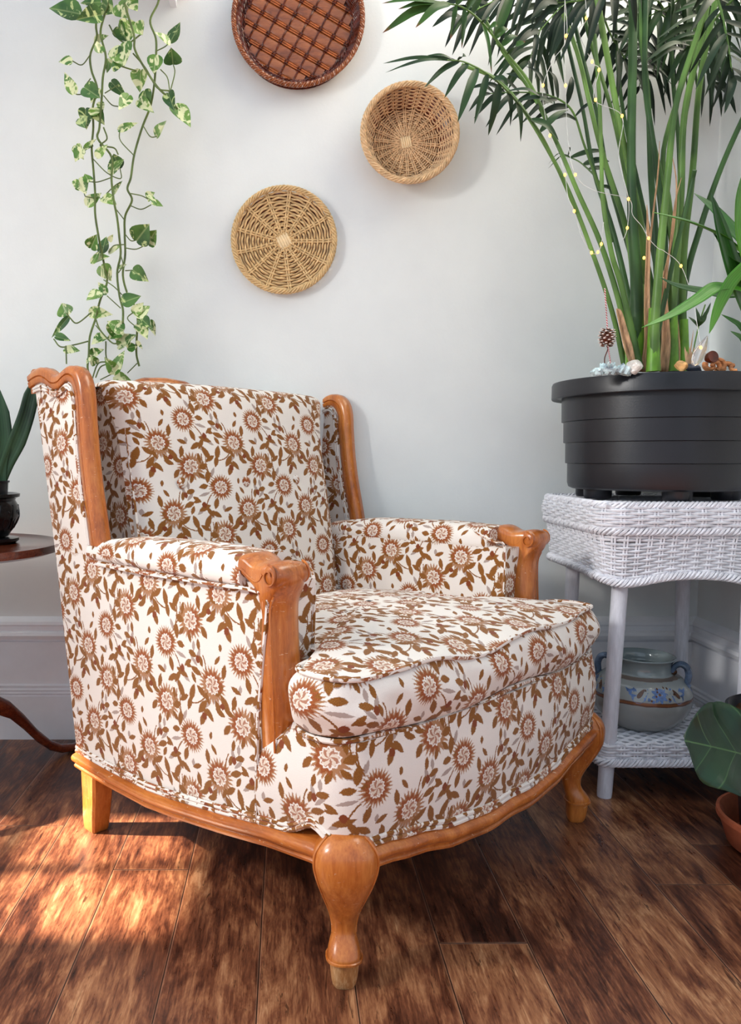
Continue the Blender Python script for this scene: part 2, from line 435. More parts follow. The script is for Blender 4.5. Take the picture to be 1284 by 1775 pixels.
MT['dracaena'] = green('lance_leaf', (44, 100, 26), (88, 152, 44), .3, 9)
MT['dracaena_dark'] = green('lance_leaf_dark', (28, 70, 28), (54, 104, 40), .3, 9)
MT['snake'] = green('snake_leaf', (20, 40, 28), (48, 80, 52), .35, 14)
MT['fig'] = None
MT['glaze'] = None
MT['cord_white'] = simple('clear_wire', (205, 205, 200), .25, .5, .1)
# ================================================================ the room
WY, WXR, WXL = 2.088, 1.100, -1.35
def struct(name, mb, m, **kw):
    o = mb.build(name, m, **kw); o['kind'] = 'structure'; return o
b = MB(); b.box((WXL - .1, -2.2, -.05), (3.0, WY + .1, 0)); struct('floor', b, MT['floor'], smooth=False)
b = MB(); b.box((WXL - .1, WY, 0), (WXR + .1, WY + .1, 2.6)); struct('wall_back', b, MT['wall'], smooth=False)
b = MB(); b.box((WXR, .9, 0), (WXR + .1, WY, 3.6)); struct('wall_right', b, MT['wall'], smooth=False)
# left wall with a low window opening (outside the frame) that lets the sun in
WIN = dict(y0=1.16, y1=1.58, z0=.34, z1=.88)
b = MB()
b.box((WXL - .1, .7, 0), (WXL, WY, WIN['z0']))
b.box((WXL - .1, .7, WIN['z1']), (WXL, WY, 3.6))
b.box((WXL - .1, .7, WIN['z0']), (WXL, WIN['y0'], WIN['z1']))
b.box((WXL - .1, WIN['y1'], WIN['z0']), (WXL, WY, WIN['z1']))
struct('wall_left', b, MT['wall'], smooth=False)
b = MB()  # unseen bars, added to break the sun patch on the floor into strips
for z in (.60,): b.box((WXL - .07, WIN['y0'], z - .008), (WXL - .03, WIN['y1'], z + .008))
b.box((WXL - .07, 1.36, WIN['z0']), (WXL - .03, 1.385, WIN['z1']))
struct('added_window_bars', b, MT['trim'], smooth=False)
# moulded baseboard: (height, projection) profile
BP = [(0, .030), (.118, .030), (.121, .026), (.126, .030), (.130, .026), (.135, .029), (.139, .024), (.146, .026), (.150, .020), (.264, .020), (.266, .014), (.270, .014), (.272, .026), (.282, .030), (.290, .026), (.294, .018), (.306, .018), (.310, .022), (.318, .019), (.325, .010), (.329, 0)]
def baseboard(name, a, c, n):
    b = MB(); a = Vector(a); c = Vector(c); n = Vector(n)
    b.grid([[p + n * o_ + Vector((0, 0, h)) for p in (a, c)] for h, o_ in BP])
    return struct(name, b, MT['trim'], auto=25)
baseboard('baseboard_back', (WXL, WY, 0), (WXR, WY, 0), (0, -1, 0))
baseboard('baseboard_right', (WXR, WY, 0), (WXR, .9, 0), (-1, 0, 0))
# ================================================================ the armchair (its own frame: x right, y back, z up)
chair = thing('armchair', 'wing-back armchair in cream fabric with rust and ochre flowers on honey-coloured carved wood', 'armchair', (0.3475, 1.3123, 0), radians(44.3))
FAB, WD, WDX = MT['floral'], MT['wood'], MT['woodx']
def part(mb, name, m, parent=None, **kw): return mb.build(name, m, parent or chair, local=True, **kw)
MIR = lambda s: (lambda p: Vector((p[0] * s, p[1], p[2])))

# ---- plan outline of the base, from back left round the front to back right
def base_outline(inset=0.0, n=10):
    pts = []
    X, B = .386 - inset, .712 - inset
    pts.append((-X + .004, B)); 
    for y in (.6, .5, .4, .3, .2, .12, .07): pts.append((-X - .004 * sin(pi * (B - y) / B), y))
    r = .045
    cx, cy = -X + r, .03 + inset
    for k in range(7):
        a = pi + (pi / 2) * k / 6
        pts.append((cx + r * cos(a), cy + r * sin(a)))
    for x in (-.25, -.17, -.08, 0): pts.append((x, cy - r - .022 * (1 - (abs(x) / .34) ** 2)))
    return pts + [(-x, y) for x, y in reversed(pts[:-1])]
# rail height (bottom edge of the moulded wood) along the sides and the front
def knee(i):
    d = min(abs(S0[i] - SCL), abs(S0[i] - (S0[-1] - SCL))); return .020 * math.exp(-(d / .030) ** 2)
def rail_z(x, y):
    if y > .045:
        return interp([(.045, .180), (.131, .172), (.239, .155), (.37, .138), (.45, .130), (.60, .128), (.72, .127)], y)
    return sm([(0, .150), (.06, .146), (.15, .152), (.25, .168), (.32, .176), (.40, .180)], abs(x))
RH = .034
OUT = cr([(x, y, 0) for x, y in base_outline()], 4)
def arc(P):
    s = [0.]
    for a, c in zip(P, P[1:]): s.append(s[-1] + (Vector(c) - Vector(a)).length)
    return s
S0 = arc(OUT)
def norm2(P, i):
    t = (P[min(i + 1, len(P) - 1)] - P[max(i - 1, 0)]).normalized(); return Vector((t.y, -t.x, 0))   # outward (clockwise path seen from above)
SCL = S0[min(range(len(OUT) // 2), key=lambda i: (OUT[i] - Vector((-.37, .045, 0))).length)]
sgn = -1 if norm2(OUT, 5).x > 0 else 1

def side_band(zlo, zhi, off=0.0, i0=0, i1=None, nz=6, bul=.006):
    """fabric skin following the outline between two height functions"""
    mb = MB(); idx = range(i0, (i1 if i1 is not None else len(OUT)))
    rows, uvs = [], []
    for k in range(nz + 1):
        t = k / nz; row, uv = [], []
        for i in idx:
            p = OUT[i]; n = norm2(OUT, i) * sgn
            z = lerp(zlo(p) + knee(i) * .9, zhi(p), t)
            row.append(p + n * (off + bul * sin(pi * t)) + Vector((0, 0, z))); uv.append((S0[i], z))
        rows.append(row); uvs.append(uv)
    mb.grid(rows, uvs=uvs)
    # closed to a solid by an inner skin
    inner = [[Vector((p.x * .9, .35 + (p.y - .35) * .88, p.z)) for p in r] for r in rows]
    mb.grid(inner, uvs=uvs, flip=True)
    mb.grid([rows[-1], inner[-1]]); mb.grid([rows[0], inner[0]], flip=True)
    mb.grid([[r[0] for r in rows], [r[0] for r in inner]]); mb.grid([[r[-1] for r in rows], [r[-1] for r in inner]], flip=True)
    return mb
iL = next(i for i, p in enumerate(OUT) if p.y < .160)
iR = len(OUT) - 1 - iL
zb = lambda p: rail_z(p.x, p.y) + RH - .004
def zfront(p):
    if p.y > .03: return interp([(.03, .361), (.09, .364), (.165, .306)], p.y)
    return .361
part(side_band(zb, zfront, .0, iL, iR + 1, 8, .010), 'front_panel', FAB)

# ---- side panels (arms as upholstered boxes) and the inner arm faces
for s in (-1, 1):
    mb = MB(); mr = MIR(s)
    def ytop(z): return interp([(.16, .706), (.55, .775)], z)
    rows, uvs = [], []
    zs = [0, .1, .2, .3, .4, .5, .6, .7, .8, .9, 1]
    for t in zs:
        row, uv = [], []
        for k in range(15):
            q = k / 14
            y0 = lerp(.160, .142, t); z = 0
            zl = lambda y: rail_z(-.39, y) + RH - .004
            yb = lerp(.706, .775, t)
            y = lerp(y0, yb, q); z = lerp(zl(y), .566, t)
            x = .388 + .007 * sin(pi * q) * sin(pi * t)
            row.append(mr((x, y, z))); uv.append((.70 - y, z))
        rows.append(row); uvs.append(uv)
    mb.grid(rows, uvs=uvs)
    inn = [[Vector((s * .286, p.y, p.z)) for p in r] for r in rows]
    mb.grid(inn, uvs=uvs)
    for A, B2 in ((rows[0], inn[0]), (rows[-1], inn[-1])): mb.grid([A, B2])
    mb.grid([[r[0] for r in rows], [r[0] for r in inn]]); mb.grid([[r[-1] for r in rows], [r[-1] for r in inn]])
    part(mb, 'side_panel', FAB, auto=35)
    # arm pad: a rolled top
    mb = MB(); rings, N = [], 24
    for k in range(25):
        t = k / 24; y = lerp(.188, .640, t)
        zt = interp([(0, .607), (.3, .611), (.75, .607), (1, .594)], t)
        w_in, w_out = .284, .402 - .006 * t
        cx, cz = (w_in + w_out) / 2, .572
        hw = (w_out - w_in) / 2
        ring = []
        for j in range(N):
            a = 2 * pi * j / N
            ca, sa = cos(a), sin(a)
            e = .62
            px = cx + hw * math.copysign(abs(ca) ** e, ca)
            pz = cz + (zt - cz if sa > 0 else .020) * math.copysign(abs(sa) ** .8, sa)
            ring.append(mr((px, y, pz)))
        rings.append(ring)
    uvs = []
    for k in range(25):
        s_ = 0; u = []
        for j in range(N + 1):
            u.append((lerp(.2, .64, k / 24), s_)); s_ += (rings[k][(j + 1) % N] - rings[k][j % N]).length
        uvs.append(u)
    ids = mb.grid(rings, closed=True, uvs=uvs); mb.cap(ids[0], True); mb.cap(ids[-1])
    pad = part(mb, 'arm_pad', FAB)
    # seam cord under the pad and round the end
    cord = [mr((.399, y, .557 - .004 * sin((y - .2) * 6))) for y in (.60, .5, .4, .3, .22, .17)] + [mr((.396, .140, .552)), mr((.3945, .134, .54)), mr((.3945, .145, .45)), mr((.3945, .157, .33)), mr((.3935, .160, .21))]
    mb = MB(); mb.tube(cr(cord, 5), .0032, 6); part(mb, 'piping', FAB, pad)
    if True:
        cord = [mr((.284, .60, .44)), mr((.2835, .22, .600)), mr((.284, .205, .590)), mr((.2835, .170, .578)), mr((.285, .146, .565)), mr((.285, .147, .45))]
        mb = MB(); mb.tube(cr(cord[1:], 5), .003, 6); part(mb, 'piping', FAB, pad)

# ---- arm posts with scrolled hand rests
for s in (-1, 1):
    mr = MIR(s)
    # outline (y,z) front side then back side, matched in pairs as a lofted strip
    F_ = [(.200, .608), (.190, .610), (.176, .606), (.165, .599), (.154, .597), (.142, .600), (.128, .603), (.115, .599), (.107, .588), (.105, .574), (.110, .562), (.120, .552), (.126, .538), (.127, .518), (.125, .470), (.122, .420), (.119, .370), (.117, .320), (.117, .280)]
    B_ = [(.200, .578), (.194, .576), (.188, .574), (.182, .571), (.176, .567), (.170, .563), (.164, .558), (.158, .552), (.155, .546), (.154, .538), (.153, .530), (.153, .522), (.153, .512), (.154, .490), (.156, .450), (.158, .410), (.160, .370), (.163, .320), (.164, .280)]
    mb = MB(); rings = []
    for k, (f, g) in enumerate(zip(F_, B_)):
        t = k / (len(F_) - 1)
        xo = interp([(0, .398), (.3, .400), (.5, .400), (.65, .392), (.85, .394), (1, .384)], t)
        xi = interp([(0, .322), (.25, .332), (.45, .336), (.62, .332), (.8, .328), (1, .320)], t)
        f, g = Vector((0, *f)), Vector((0, *g)); d = (g - f)
        ring = []
        prof = [(0.0, .30), (0, .5), (0.0, .70), (.08, .90), (.25, 1), (.6, 1.0), (1.0, 1.0), (1.0, .5), (1, 0), (.6, .0), (.25, 0), (.08, .10)]
        bow = .008 if k > 10 else .003
        for a, c in prof:
            p = f + d * a; x = lerp(xi, xo, c)
            p = Vector((x, p.y - (bow * (1 - (2 * c - 1) ** 2) if a == 0 else 0), p.z)); ring.append(mr(p))
        rings.append(ring)
    mb.loft(rings)
    post = part(mb, 'arm_post', WD, auto=50)
    m = post.modifiers.new('sub', 'SUBSURF'); m.levels = m.render_levels = 2
    # rolled knob and its carved volute on both faces
    mb = MB()
    prof = [(.0, -.0335), (.010, -.0335), (.015, -.031), (.0178, -.026), (.0188, -.014), (.0188, .014), (.0178, .026), (.015, .031), (.010, .0335), (0, .0335)]
    Mx = Matrix.Rotation(pi / 2, 4, 'Y')
    mb.lathe(prof, c=mr((.3675, .1225, .5815)), n=28, caps=False, M=Mx)
    part(mb, 'scroll_knob', WD, post)
    for xf, dd in ((.4025, 1), (.3325, -1)):
        mb = MB(); sp = []
        for k in range(34):
            a = pi * .5 + k * .23; r = .0178 * (1 - k / 46)
            sp.append(mr((xf, .1235 + r * cos(a) * .9, .581 + r * sin(a))))
        mb.tube(sp, lambda t: .0022 * (1 - .4 * t), 6)
        edge = [mr((xf - dd * .003, y, z)) for y, z in [(.198, .586), (.186, .586), (.170, .578), (.156, .572), (.146, .574), (.139, .583)]]
        mb.tube(cr(edge, 4), .0020, 6)
        part(mb, 'carved_volute', WD, post)
    # edge bead down the post
    for xf in (.393, .340):
        mb = MB(); mb.tube(cr([mr((xf, y, z)) for y, z in [(.122, .552), (.129, .535), (.130, .510), (.128, .465), (.125, .415), (.122, .365), (.120, .32)]], 4), .0018, 6)
        part(mb, 'edge_bead', WD, post)

# ---- wings
WF = [(.600, .586), (.612, .64), (.626, .70), (.636, .76), (.642, .82), (.645, .865), (.655, .895), (.674, .913), (.698, .919), (.722, .914), (.742, .906), (.765, .906), (.790, .918), (.815, .925), (.842, .922), (.866, .915)]   # outer edge (y,z) bottom front -> top rear
WIN_ = [(.634, .586), (.646, .64), (.660, .70), (.670, .76), (.676, .82), (.679, .855), (.686, .873), (.697, .883), (.709, .886), (.722, .882), (.740, .875), (.765, .875), (.788, .884), (.812, .890), (.838, .888), (.860, .882)]
def wx(z, y): return .384
for s in (-1, 1):
    mr = MIR(s)
    dz = .010 if s < 0 else -.002; dy = .0 if s < 0 else .006
    sf = lambda y, z: (y + dy * min(1, max(0, (.84 - y) / .12)), z + dz * max(0, (z - .6) / .32))
    OF = [sf(*p) for p in WF]; IN = [sf(*p) for p in WIN_]
    OFc = cr([(0, y, z) for y, z in OF], 3); INc = cr([(0, y, z) for y, z in IN], 3)
    mb = MB(); rings = []
    for o_, i_ in zip(OFc, INc):
        d = (i_ - o_) * .86; th = .034; X = wx(o_.z, o_.y)
        # moulded section: across (0 outer edge..1 inner edge), along x
        sec = [(0, .16), (0, .40), (-.04, .50), (0, .60), (.0, .84), (.18, 1), (.5, 1.0), (.56, .90), (.62, 1.0), (.95, .97), (1, .9), (1, .1), (.95, .03), (.62, 0), (.56, .10), (.5, 0), (.18, 0)]
        rings.append([mr((X - .012 + th * (c - .35), o_.y + d.y * a, o_.z + d.z * a)) for a, c in sec])
    mb.loft(rings)
    part(mb, 'wing_frame', WD, auto=60)
    # upholstered wing: inner and outer faces, closed
    mb = MB()
    back = [Vector((0, interp([(.5, .764), (.56, .776), (.925, .858)], p.z), p.z)) for p in INc]
    poly = [Vector((0, .600, .555))] + INc + [Vector((0, .853, .90)), Vector((0, .812, .72)), Vector((0, .776, .553))]
    NY = 12; rowsO = []
    levels = [.555 + k * (.90 - .555) / 16 for k in range(17)]
    def yfront(z):
        c = [q for q in INc[:int(len(INc) * .6)]]
        best = min(c, key=lambda q: abs(q.z - z)); 
        if z < INc[0].z: return .628 + (dy)
        return best.y
    def ytopz(y):
        c = INc[int(len(INc) * .45):]
        return min(c, key=lambda q: abs(q.y - y)).z
    rowsO, rowsI, uv = [], [], []
    for k in range(19):
        t = k / 18; ro, ri, u = [], [], []
        for j in range(13):
            q = j / 12
            zt0 = .555 + t * .33
            yf = yfront(min(zt0, .875)); yb = interp([(.55, .774), (.92, .853)], zt0)
            y = lerp(yf - .004, yb, q)
            zmax = ytopz(max(y, .67)) + .006
            z = lerp(.552, zmax, t)
            X = wx(z, y); bul = .006 * sin(pi * q) * sin(pi * t)
            ro.append(mr((X + .003 + bul, y, z))); ri.append(mr((X - .020 - bul, y, z))); u.append((.70 - y + .03, z))
        rowsO.append(ro); rowsI.append(ri); uv.append(u)
    mb.grid(rowsO, uvs=uv); mb.grid(rowsI, uvs=uv)
    for A, B2 in ((rowsO[0], rowsI[0]), (rowsO[-1], rowsI[-1])): mb.grid([A, B2])
    mb.grid([[r[0] for r in rowsO], [r[0] for r in rowsI]]); mb.grid([[r[-1] for r in rowsO], [r[-1] for r in rowsI]])
    wing = part(mb, 'wing', FAB)
    for off, rr in ((.0195, .0030), (.0255, .0028)):
        for side in (1, -1):
            mb = MB(); pth = []
            for k, p in enumerate(INc):
                if p.y > .846 and p.z > .8: break
                inn = (p - OFc[k]).normalized() * (off - .0175)
                X = wx(p.z, p.y) + (.0065 if side > 0 else -.0225)
                pth.append(mr((X, p.y + inn.y, p.z + inn.z)))
            mb.tube(pth, rr, 6); part(mb, 'piping', FAB, wing)

# ---- outside back and crest rail
mb = MB(); rows = []; uvs = []
for k in range(11):
    z = lerp(.165, .905, k / 10); y = interp([(.16, .706), (.55, .775), (.91, .846)], z)
    rows.append([Vector((x, y, z)) for x in [lerp(-.386, .386, j / 8) * (1 if z < .56 else .95) for j in range(9)]]); uvs.append([(p.x, p.z) for p in rows[-1]])
mb.grid(rows, uvs=uvs)
inn = [[p + Vector((0, -.05, 0)) for p in r] for r in rows]; mb.grid(inn, uvs=uvs)
mb.grid([rows[-1], inn[-1]]); mb.grid([rows[0], inn[0]]); mb.grid([[r[0] for r in rows], [r[0] for r in inn]]); mb.grid([[r[-1] for r in rows], [r[-1] for r in inn]])
part(mb, 'outside_back', FAB)
mb = MB()
def cz(x): return sm([(0, .940), (.05, .937), (.13, .908), (.27, .900), (.33, .918), (.372, .928), (.39, .924)], abs(x + (.06 if abs(x) < .24 else 0)))
pts = [(lerp(-.385, .385, k / 40)) for k in range(41)]
rings = []
for x in pts:
    zt = cz(x) + (.010 if x < -.3 else 0); y = .852
    rings.append([Vector((x, y + a, zt + c)) for a, c in [(-.018, -.05), (-.020, -.012), (-.013, -.003), (-.004, 0), (.006, 0), (.013, -.004), (.017, -.012), (.014, -.05)]])
mb.loft(rings); part(mb, 'crest_rail', WD, auto=50)

# ---- back cushion
mb = MB(); rows, uvs = [], []; NX = 40
vs = [k / 26 for k in range(27)]
def bprof(t, q):
    """t along the height and over the top; q across (-1..1)"""
    L = .470
    s = t * .66
    zr = .425 + s * .975
    crown = .030 * (1 - q * q) * sin(pi * min(1, s / .52)) ** .8
    if s < L:
        y = .592 + (zr - .43) * .180 - crown; z = zr
        w = 1
    else:
        a = min((s - L) / .055, 1.0) * (pi / 2) if s < L + .055 else pi / 2
        y0 = .592 + (.425 + L * .975 - .43) * .180; z0 = .425 + L * .975
        R = .036
        if s < L + .055: y = y0 + R * (1 - cos(a)) ; z = z0 + R * sin(a) * .75
        else: y = y0 + R + (s - L - .055); z = z0 + R * .75 - (s - L - .055) * .12
        y -= crown * max(0, 1 - (s - L) / .05)
    z += .006 * (1 - q * q) * (1 if s > L else s / L)
    return y, z
for t in vs:
    row, uv = [], []
    for j in range(NX + 1):
        q = 2 * j / NX - 1
        y, z = bprof(t, q); hw = interp([(0, .284), (.6, .292), (.74, .318), (1, .325)], t)
        e = max(0, (abs(q) - .93) / .07)
        y += .028 * e * e * (1 if t < .74 else 0)
        z -= .014 * e * e * (1 if t > .7 else 0)
        wr = .0025 * sin(q * 9 + t * 7) * sin(t * 11)
        for bx in (-.165, 0.0, .165):
            d2 = (q * hw - bx) ** 2 + ((z - .700)) ** 2; y += .012 * math.exp(-d2 / .0007)
        row.append(Vector((q * hw, y + wr, z))); uv.append((q * hw + .082 + (t * .01), t * .66 + .32))
    rows.append(row); uvs.append(uv)
mb.grid(rows, uvs=uvs)
cushion = part(mb, 'back_cushion', FAB, solid=0, sub=1)
for bx in (-.178, -.012, .150):
    mb = MB(); y = bprof((.700 - .425) / .975 / .66, bx / .29)[0]
    mb.ball((bx, y + .004, .700), .0125, 14, 8, (1, .5, 1)); part(mb, 'button', FAB, cushion)
# rear fill so that the cushion is a solid block
mb = MB(); P_ = []
for t in (0, .2, .4, .6, .72, .8):
    y, z = bprof(t, .96); P_.append((y + .012, z - .004))
poly = P_ + [(.80, .890), (.715, .43)]
mb.prism(poly, [(lambda a, c, x=x: Vector((x, a, c))) for x in (-.284, .284)]); part(mb, 'back_padding', FAB, cushion, smooth=False)

# ---- seat deck and T-shaped seat cushion
mb = MB(); mb.box((-.30, .02, .20), (.30, .62, .358)); part(mb, 'seat_deck', FAB, smooth=False, bevel=.01)
def t_outline():
    half = [(0, -.028), (.10, -.027), (.20, -.022), (.29, -.014), (.345, -.006), (.376, .006), (.389, .028), (.390, .055), (.380, .080), (.352, .094), (.316, .104), (.292, .122), (.282, .16), (.280, .25), (.280, .40), (.276, .54), (.262, .585), (.22, .60), (.12, .604), (0, .605)]
    L_ = [(-x, y) for x, y in half[1:-1]][::-1]
    return half + L_
TO = cr([(x, y, 0) for x, y in t_outline()], 4, closed=True)
NT_ = len(TO); CEN = Vector((0, .27, 0))
ss = [0]
for k in range(NT_): ss.append(ss[-1] + (TO[(k + 1) % NT_] - TO[k]).length)
def top_z(p):
    z = sm([(-.03, .450), (.1, .450), (.35, .446), (.6, .424)], p.y)
    return z
def sag(p): return -.010 * math.exp(-((p.x + .10) ** 2) / .006) * (p.y < .05) + .004 * sin(p.x * 24) * (p.y < .05)
def bot_z(p): return .362 + (.006 * sin(p.x * 17 + 1) - .004 * math.exp(-((p.x + .28) ** 2) / .01)) * (p.y < .1)
def nrm(i):
    t = (TO[(i + 1) % NT_] - TO[i - 1]).normalized(); n = Vector((t.y, -t.x, 0))
    return n
if (nrm(0)).y > 0: NSG = -1
else: NSG = 1
mb = MB()
rt, ut = [], []
for f in (0.02, .15, .3, .45, .6, .72, .82, .9, .95, .98, 1.0):
    row, uv = [], []
    for i in range(NT_):
        p = CEN + (TO[i] - CEN) * f
        e = 1 - f ** 2.6
        cr_ = .030 * e
        z = top_z(p) + sag(TO[i]) * f ** 6 + cr_ + .0018 * sin(p.x * 60 + p.y * 37) * sin(f * pi)
        row.append(Vector((p.x, p.y, z))); uv.append((p.x + .03, p.y + .04))
    rt.append(row); ut.append(uv + [uv[0]])
mb.grid(rt, closed=True, uvs=ut)
rs, us = [], []
for k in range(11):
    t = k / 10; row, uv = [], []
    for i in range(NT_):
        p = TO[i]; n = nrm(i) * NSG
        zt = top_z(p) + sag(p); zz = lerp(zt, bot_z(p), t)
        b_ = (.021 if p.y < .12 else .004) * sin(pi * t) ** .8
        b_ += .0035 * sin(ss[i] * 75 + t * 5) * sin(pi * t) * (p.y < .1)
        b_ += .004 * sin(ss[i] * 31 - t * 7) * sin(pi * t) * (p.y < .1)
        row.append(Vector((p.x, p.y, zz)) + n * b_); uv.append((ss[i] + .05, zz + .02))
    rs.append(row); us.append(uv + [(ss[NT_] + .05, uv[0][1])])
mb.grid(rs, closed=True, uvs=us)
rb = [[Vector((CEN.x + (TO[i].x - CEN.x) * f, CEN.y + (TO[i].y - CEN.y) * f, bot_z(TO[i]) - .004 * (1 - f))) for i in range(NT_)] for f in (1, .8, .5, .02)]
mb.grid(rb, closed=True)
seat = part(mb, 'seat_cushion', FAB, sub=1)
for zf, dd in ((lambda p: top_z(p) + sag(p) + .002, .003), (lambda p: bot_z(p) - .001, .003)):
    mb = MB(); mb.tube([TO[i] + nrm(i) * NSG * (dd + .0012 * sin(ss[i] * 60)) + Vector((0, 0, zf(TO[i]))) for i in range(NT_)], .0042, 7, closed=True)
    part(mb, 'piping', FAB, seat)

# ---- double welt along the rail, and the moulded rail
for dz_, off in ((.0010, .0035), (.0085, .0030)):
    mb = MB(); mb.tube([OUT[i] + norm2(OUT, i) * sgn * off + Vector((0, 0, rail_z(OUT[i].x, OUT[i].y) + RH + dz_ + knee(i))) for i in range(len(OUT))], .0042, 7)
    part(mb, 'welt', FAB)
mb = MB(); rings = []
SEC = [(-.030, 0), (.004, 0), (.009, .002), (.010, .006), (.007, .009), (.008, .012), (.013, .014), (.016, .019), (.016, .024), (.013, .028), (.007, .030), (.003, RH), (-.030, RH)]
for i in range(len(OUT)):
    p = OUT[i]; n = norm2(OUT, i) * sgn; z = rail_z(p.x, p.y)
    rings.append([p + n * a + Vector((0, 0, z + c)) for a, c in SEC])
mb.loft(rings); rail = part(mb, 'seat_rail', WDX, auto=45)
mb = MB(); mb.box((-.37, .675, .128), (.37, .705, .165)); part(mb, 'rear_rail', WDX, smooth=False, bevel=.003)

# ---- legs
def rsq(c, d, e, hw, hd, z, ex=.6, n=20):
    """rounded-square section, d = outward direction, e = across"""
    out = []
    for k in range(n):
        a = 2 * pi * k / n; ca, sa = cos(a), sin(a)
        out.append(c + d * (hd * math.copysign(abs(ca) ** ex, ca)) + e * (hw * math.copysign(abs(sa) ** ex, sa)) + Vector((0, 0, z)))
    return out
for s in (-1, 1):
    d = Vector((s * .7071, -.7071, 0)); e = Vector((.7071 * 1, s * .7071, 0)); base = Vector((-.3515 if s < 0 else .366, .020 if s < 0 else .026, 0))
    #  z, offset outward, half width, half depth
    T_ = [(.2370, .012, .007, .010), (.2345, .016, .017, .018), (.229, .019, .028, .026), (.220, .022, .038, .032), (.208, .024, .046, .036), (.190, .024, .0475, .036), (.172, .025, .043, .034), (.150, .019, .036, .030), (.128, .010, .0285, .026),
          (.108, .002, .022, .0215), (.090, -.002, .0185, .0185), (.076, .000, .0175, .0175), (.066, .004, .0195, .0195), (.057, .010, .0230, .022), (.048, .014, .0245, .024), (.042, .013, .0235, .023), (.039, .012, .021, .021)]
    mb = MB(); mb.loft([rsq(base + d * o_, d, e, hw, hd, z, .78) for z, o_, hw, hd in T_])
    leg = part(mb, 'leg', WD, auto=60, sub=1)
    mb = MB(); mb.loft([rsq(base + d * o_, d, e, hw, hd, z, .6) for z, o_, hw, hd in [(.042, .012, .0215, .021), (.032, .012, .0205, .020), (.016, .011, .019, .019), (.005, .010, .017, .017), (0, .010, .014, .014)]])
    foot = part(mb, 'foot_block', MT['rough_wood'] if s < 0 else WD, leg)
    if s < 0: foot['label'] = 'bare scuffed wooden foot end'
    for q in (-1, 1):
        mb = MB(); pth = []
        for z, o_, hw, hd in T_[2:12]: pth.append(base + d * (o_ + hd * .42) + e * (q * hw * .93) + Vector((0, 0, z)))
        mb.tube(cr(pth, 3), .0022, 6); part(mb, 'edge_bead', WD, leg)
    # toe ring
    mb = MB(); mb.tube(rsq(base + d * .0125, d, e, .0245, .0235, .0435, .8, 24), .0026, 6, closed=True); part(mb, 'toe_ring', WD, leg)
for s in (-1, 1):
    mb = MB(); rings = []
    for z, hx, hy, oy in [(.165, .024, .026, 0), (.12, .024, .026, .0), (.07, .0225, .024, .002), (.03, .021, .022, .006), (.004, .019, .020, .008), (0, .017, .018, .008)]:
        c = Vector((s * .362, .674 + oy, z))
        rings.append([c + Vector((a * hx, q * hy, 0)) for a, q in [(-1, -.8), (-.8, -1), (.8, -1), (1, -.8), (1, .8), (.8, 1), (-.8, 1), (-1, .8)]])
    mb.loft(rings); part(mb, 'leg', WD, auto=30)
# ================================================================ baskets on the wall
def wallM(c, tilt=0):
    """disc frame: x right, y up in the wall plane, z towards the room"""
    return Matrix.Translation(c) @ Matrix(((1, 0, 0, 0), (0, 0, -1, 0), (0, 1, 0, 0), (0, 0, 0, 1))) @ Matrix.Rotation(tilt, 4, 'Z')
def woven_disc(mb, M, r0, r1, dr, stakes, zf, amp=.0022, rad=.0021, skip=None, jag=0.0):
    r = r0; k = 0
    while r < r1:
        n = stakes * 6; pth = []
        for i in range(n):
            a = 2 * pi * i / n
            w = cos(stakes * a / 2 + (pi if k % 2 else 0)) if stakes % 2 == 0 else cos(stakes * a / 2 + k * pi)
            rr = r * (1 + .0 * w) + jag * sin(a * 5 + k * .8)
            rr *= 1 + .012 * abs(cos(stakes * a / 2))
            pth.append(M @ Vector((rr * cos(a), rr * sin(a), zf(r) + amp * w)))
        mb.tube(pth, rad, 5, closed=True); r += dr; k += 1
def stakes_(mb, M, n, r0, r1, zf, rad=.0024, pair=.0028, ph=0, steps=6):
    for i in range(n):
        a = 2 * pi * (i + ph) / n
        for s in ((-1, 1) if pair else (0,)):
            ox, oy = -sin(a) * s * pair, cos(a) * s * pair
            mb.tube([M @ Vector((lerp(r0, r1, q / steps) * cos(a) + ox, lerp(r0, r1, q / steps) * sin(a) + oy, zf(lerp(r0, r1, q / steps)))) for q in range(steps + 1)], rad, 5)
def braid(mb, f, n, turns, amp, rad, strands=3, closed=True, m=5):
    """rope border: f(t) -> (centre, normal, binormal)"""
    for s in range(strands):
        pth = []
        for i in range(n):
            t = i / n if closed else i / (n - 1)
            c, nn, bb = f(t); a = 2 * pi * (turns * t + s / strands)
            pth.append(c + nn * (amp * cos(a)) + bb * (amp * .8 * sin(a)))
        mb.tube(pth, rad, m, closed=closed)
def cross_centre(mb, M, w, n, z, rad=.0032):
    for k in range(n):
        x = (k - (n - 1) / 2) * (2 * w / n)
        mb.tube([M @ Vector((x, y, z + .002 - 9 * y * y)) for y in [w * q / 4 for q in range(-4, 5)]], rad, 6)
def ringf(M, R, z):
    def f(t):
        a = 2 * pi * t; return (M @ Vector((R * cos(a), R * sin(a), z)), (M.to_3x3() @ Vector((cos(a), sin(a), 0))), (M.to_3x3() @ Vector((0, 0, 1))))
    return f
YW = WY - .0035
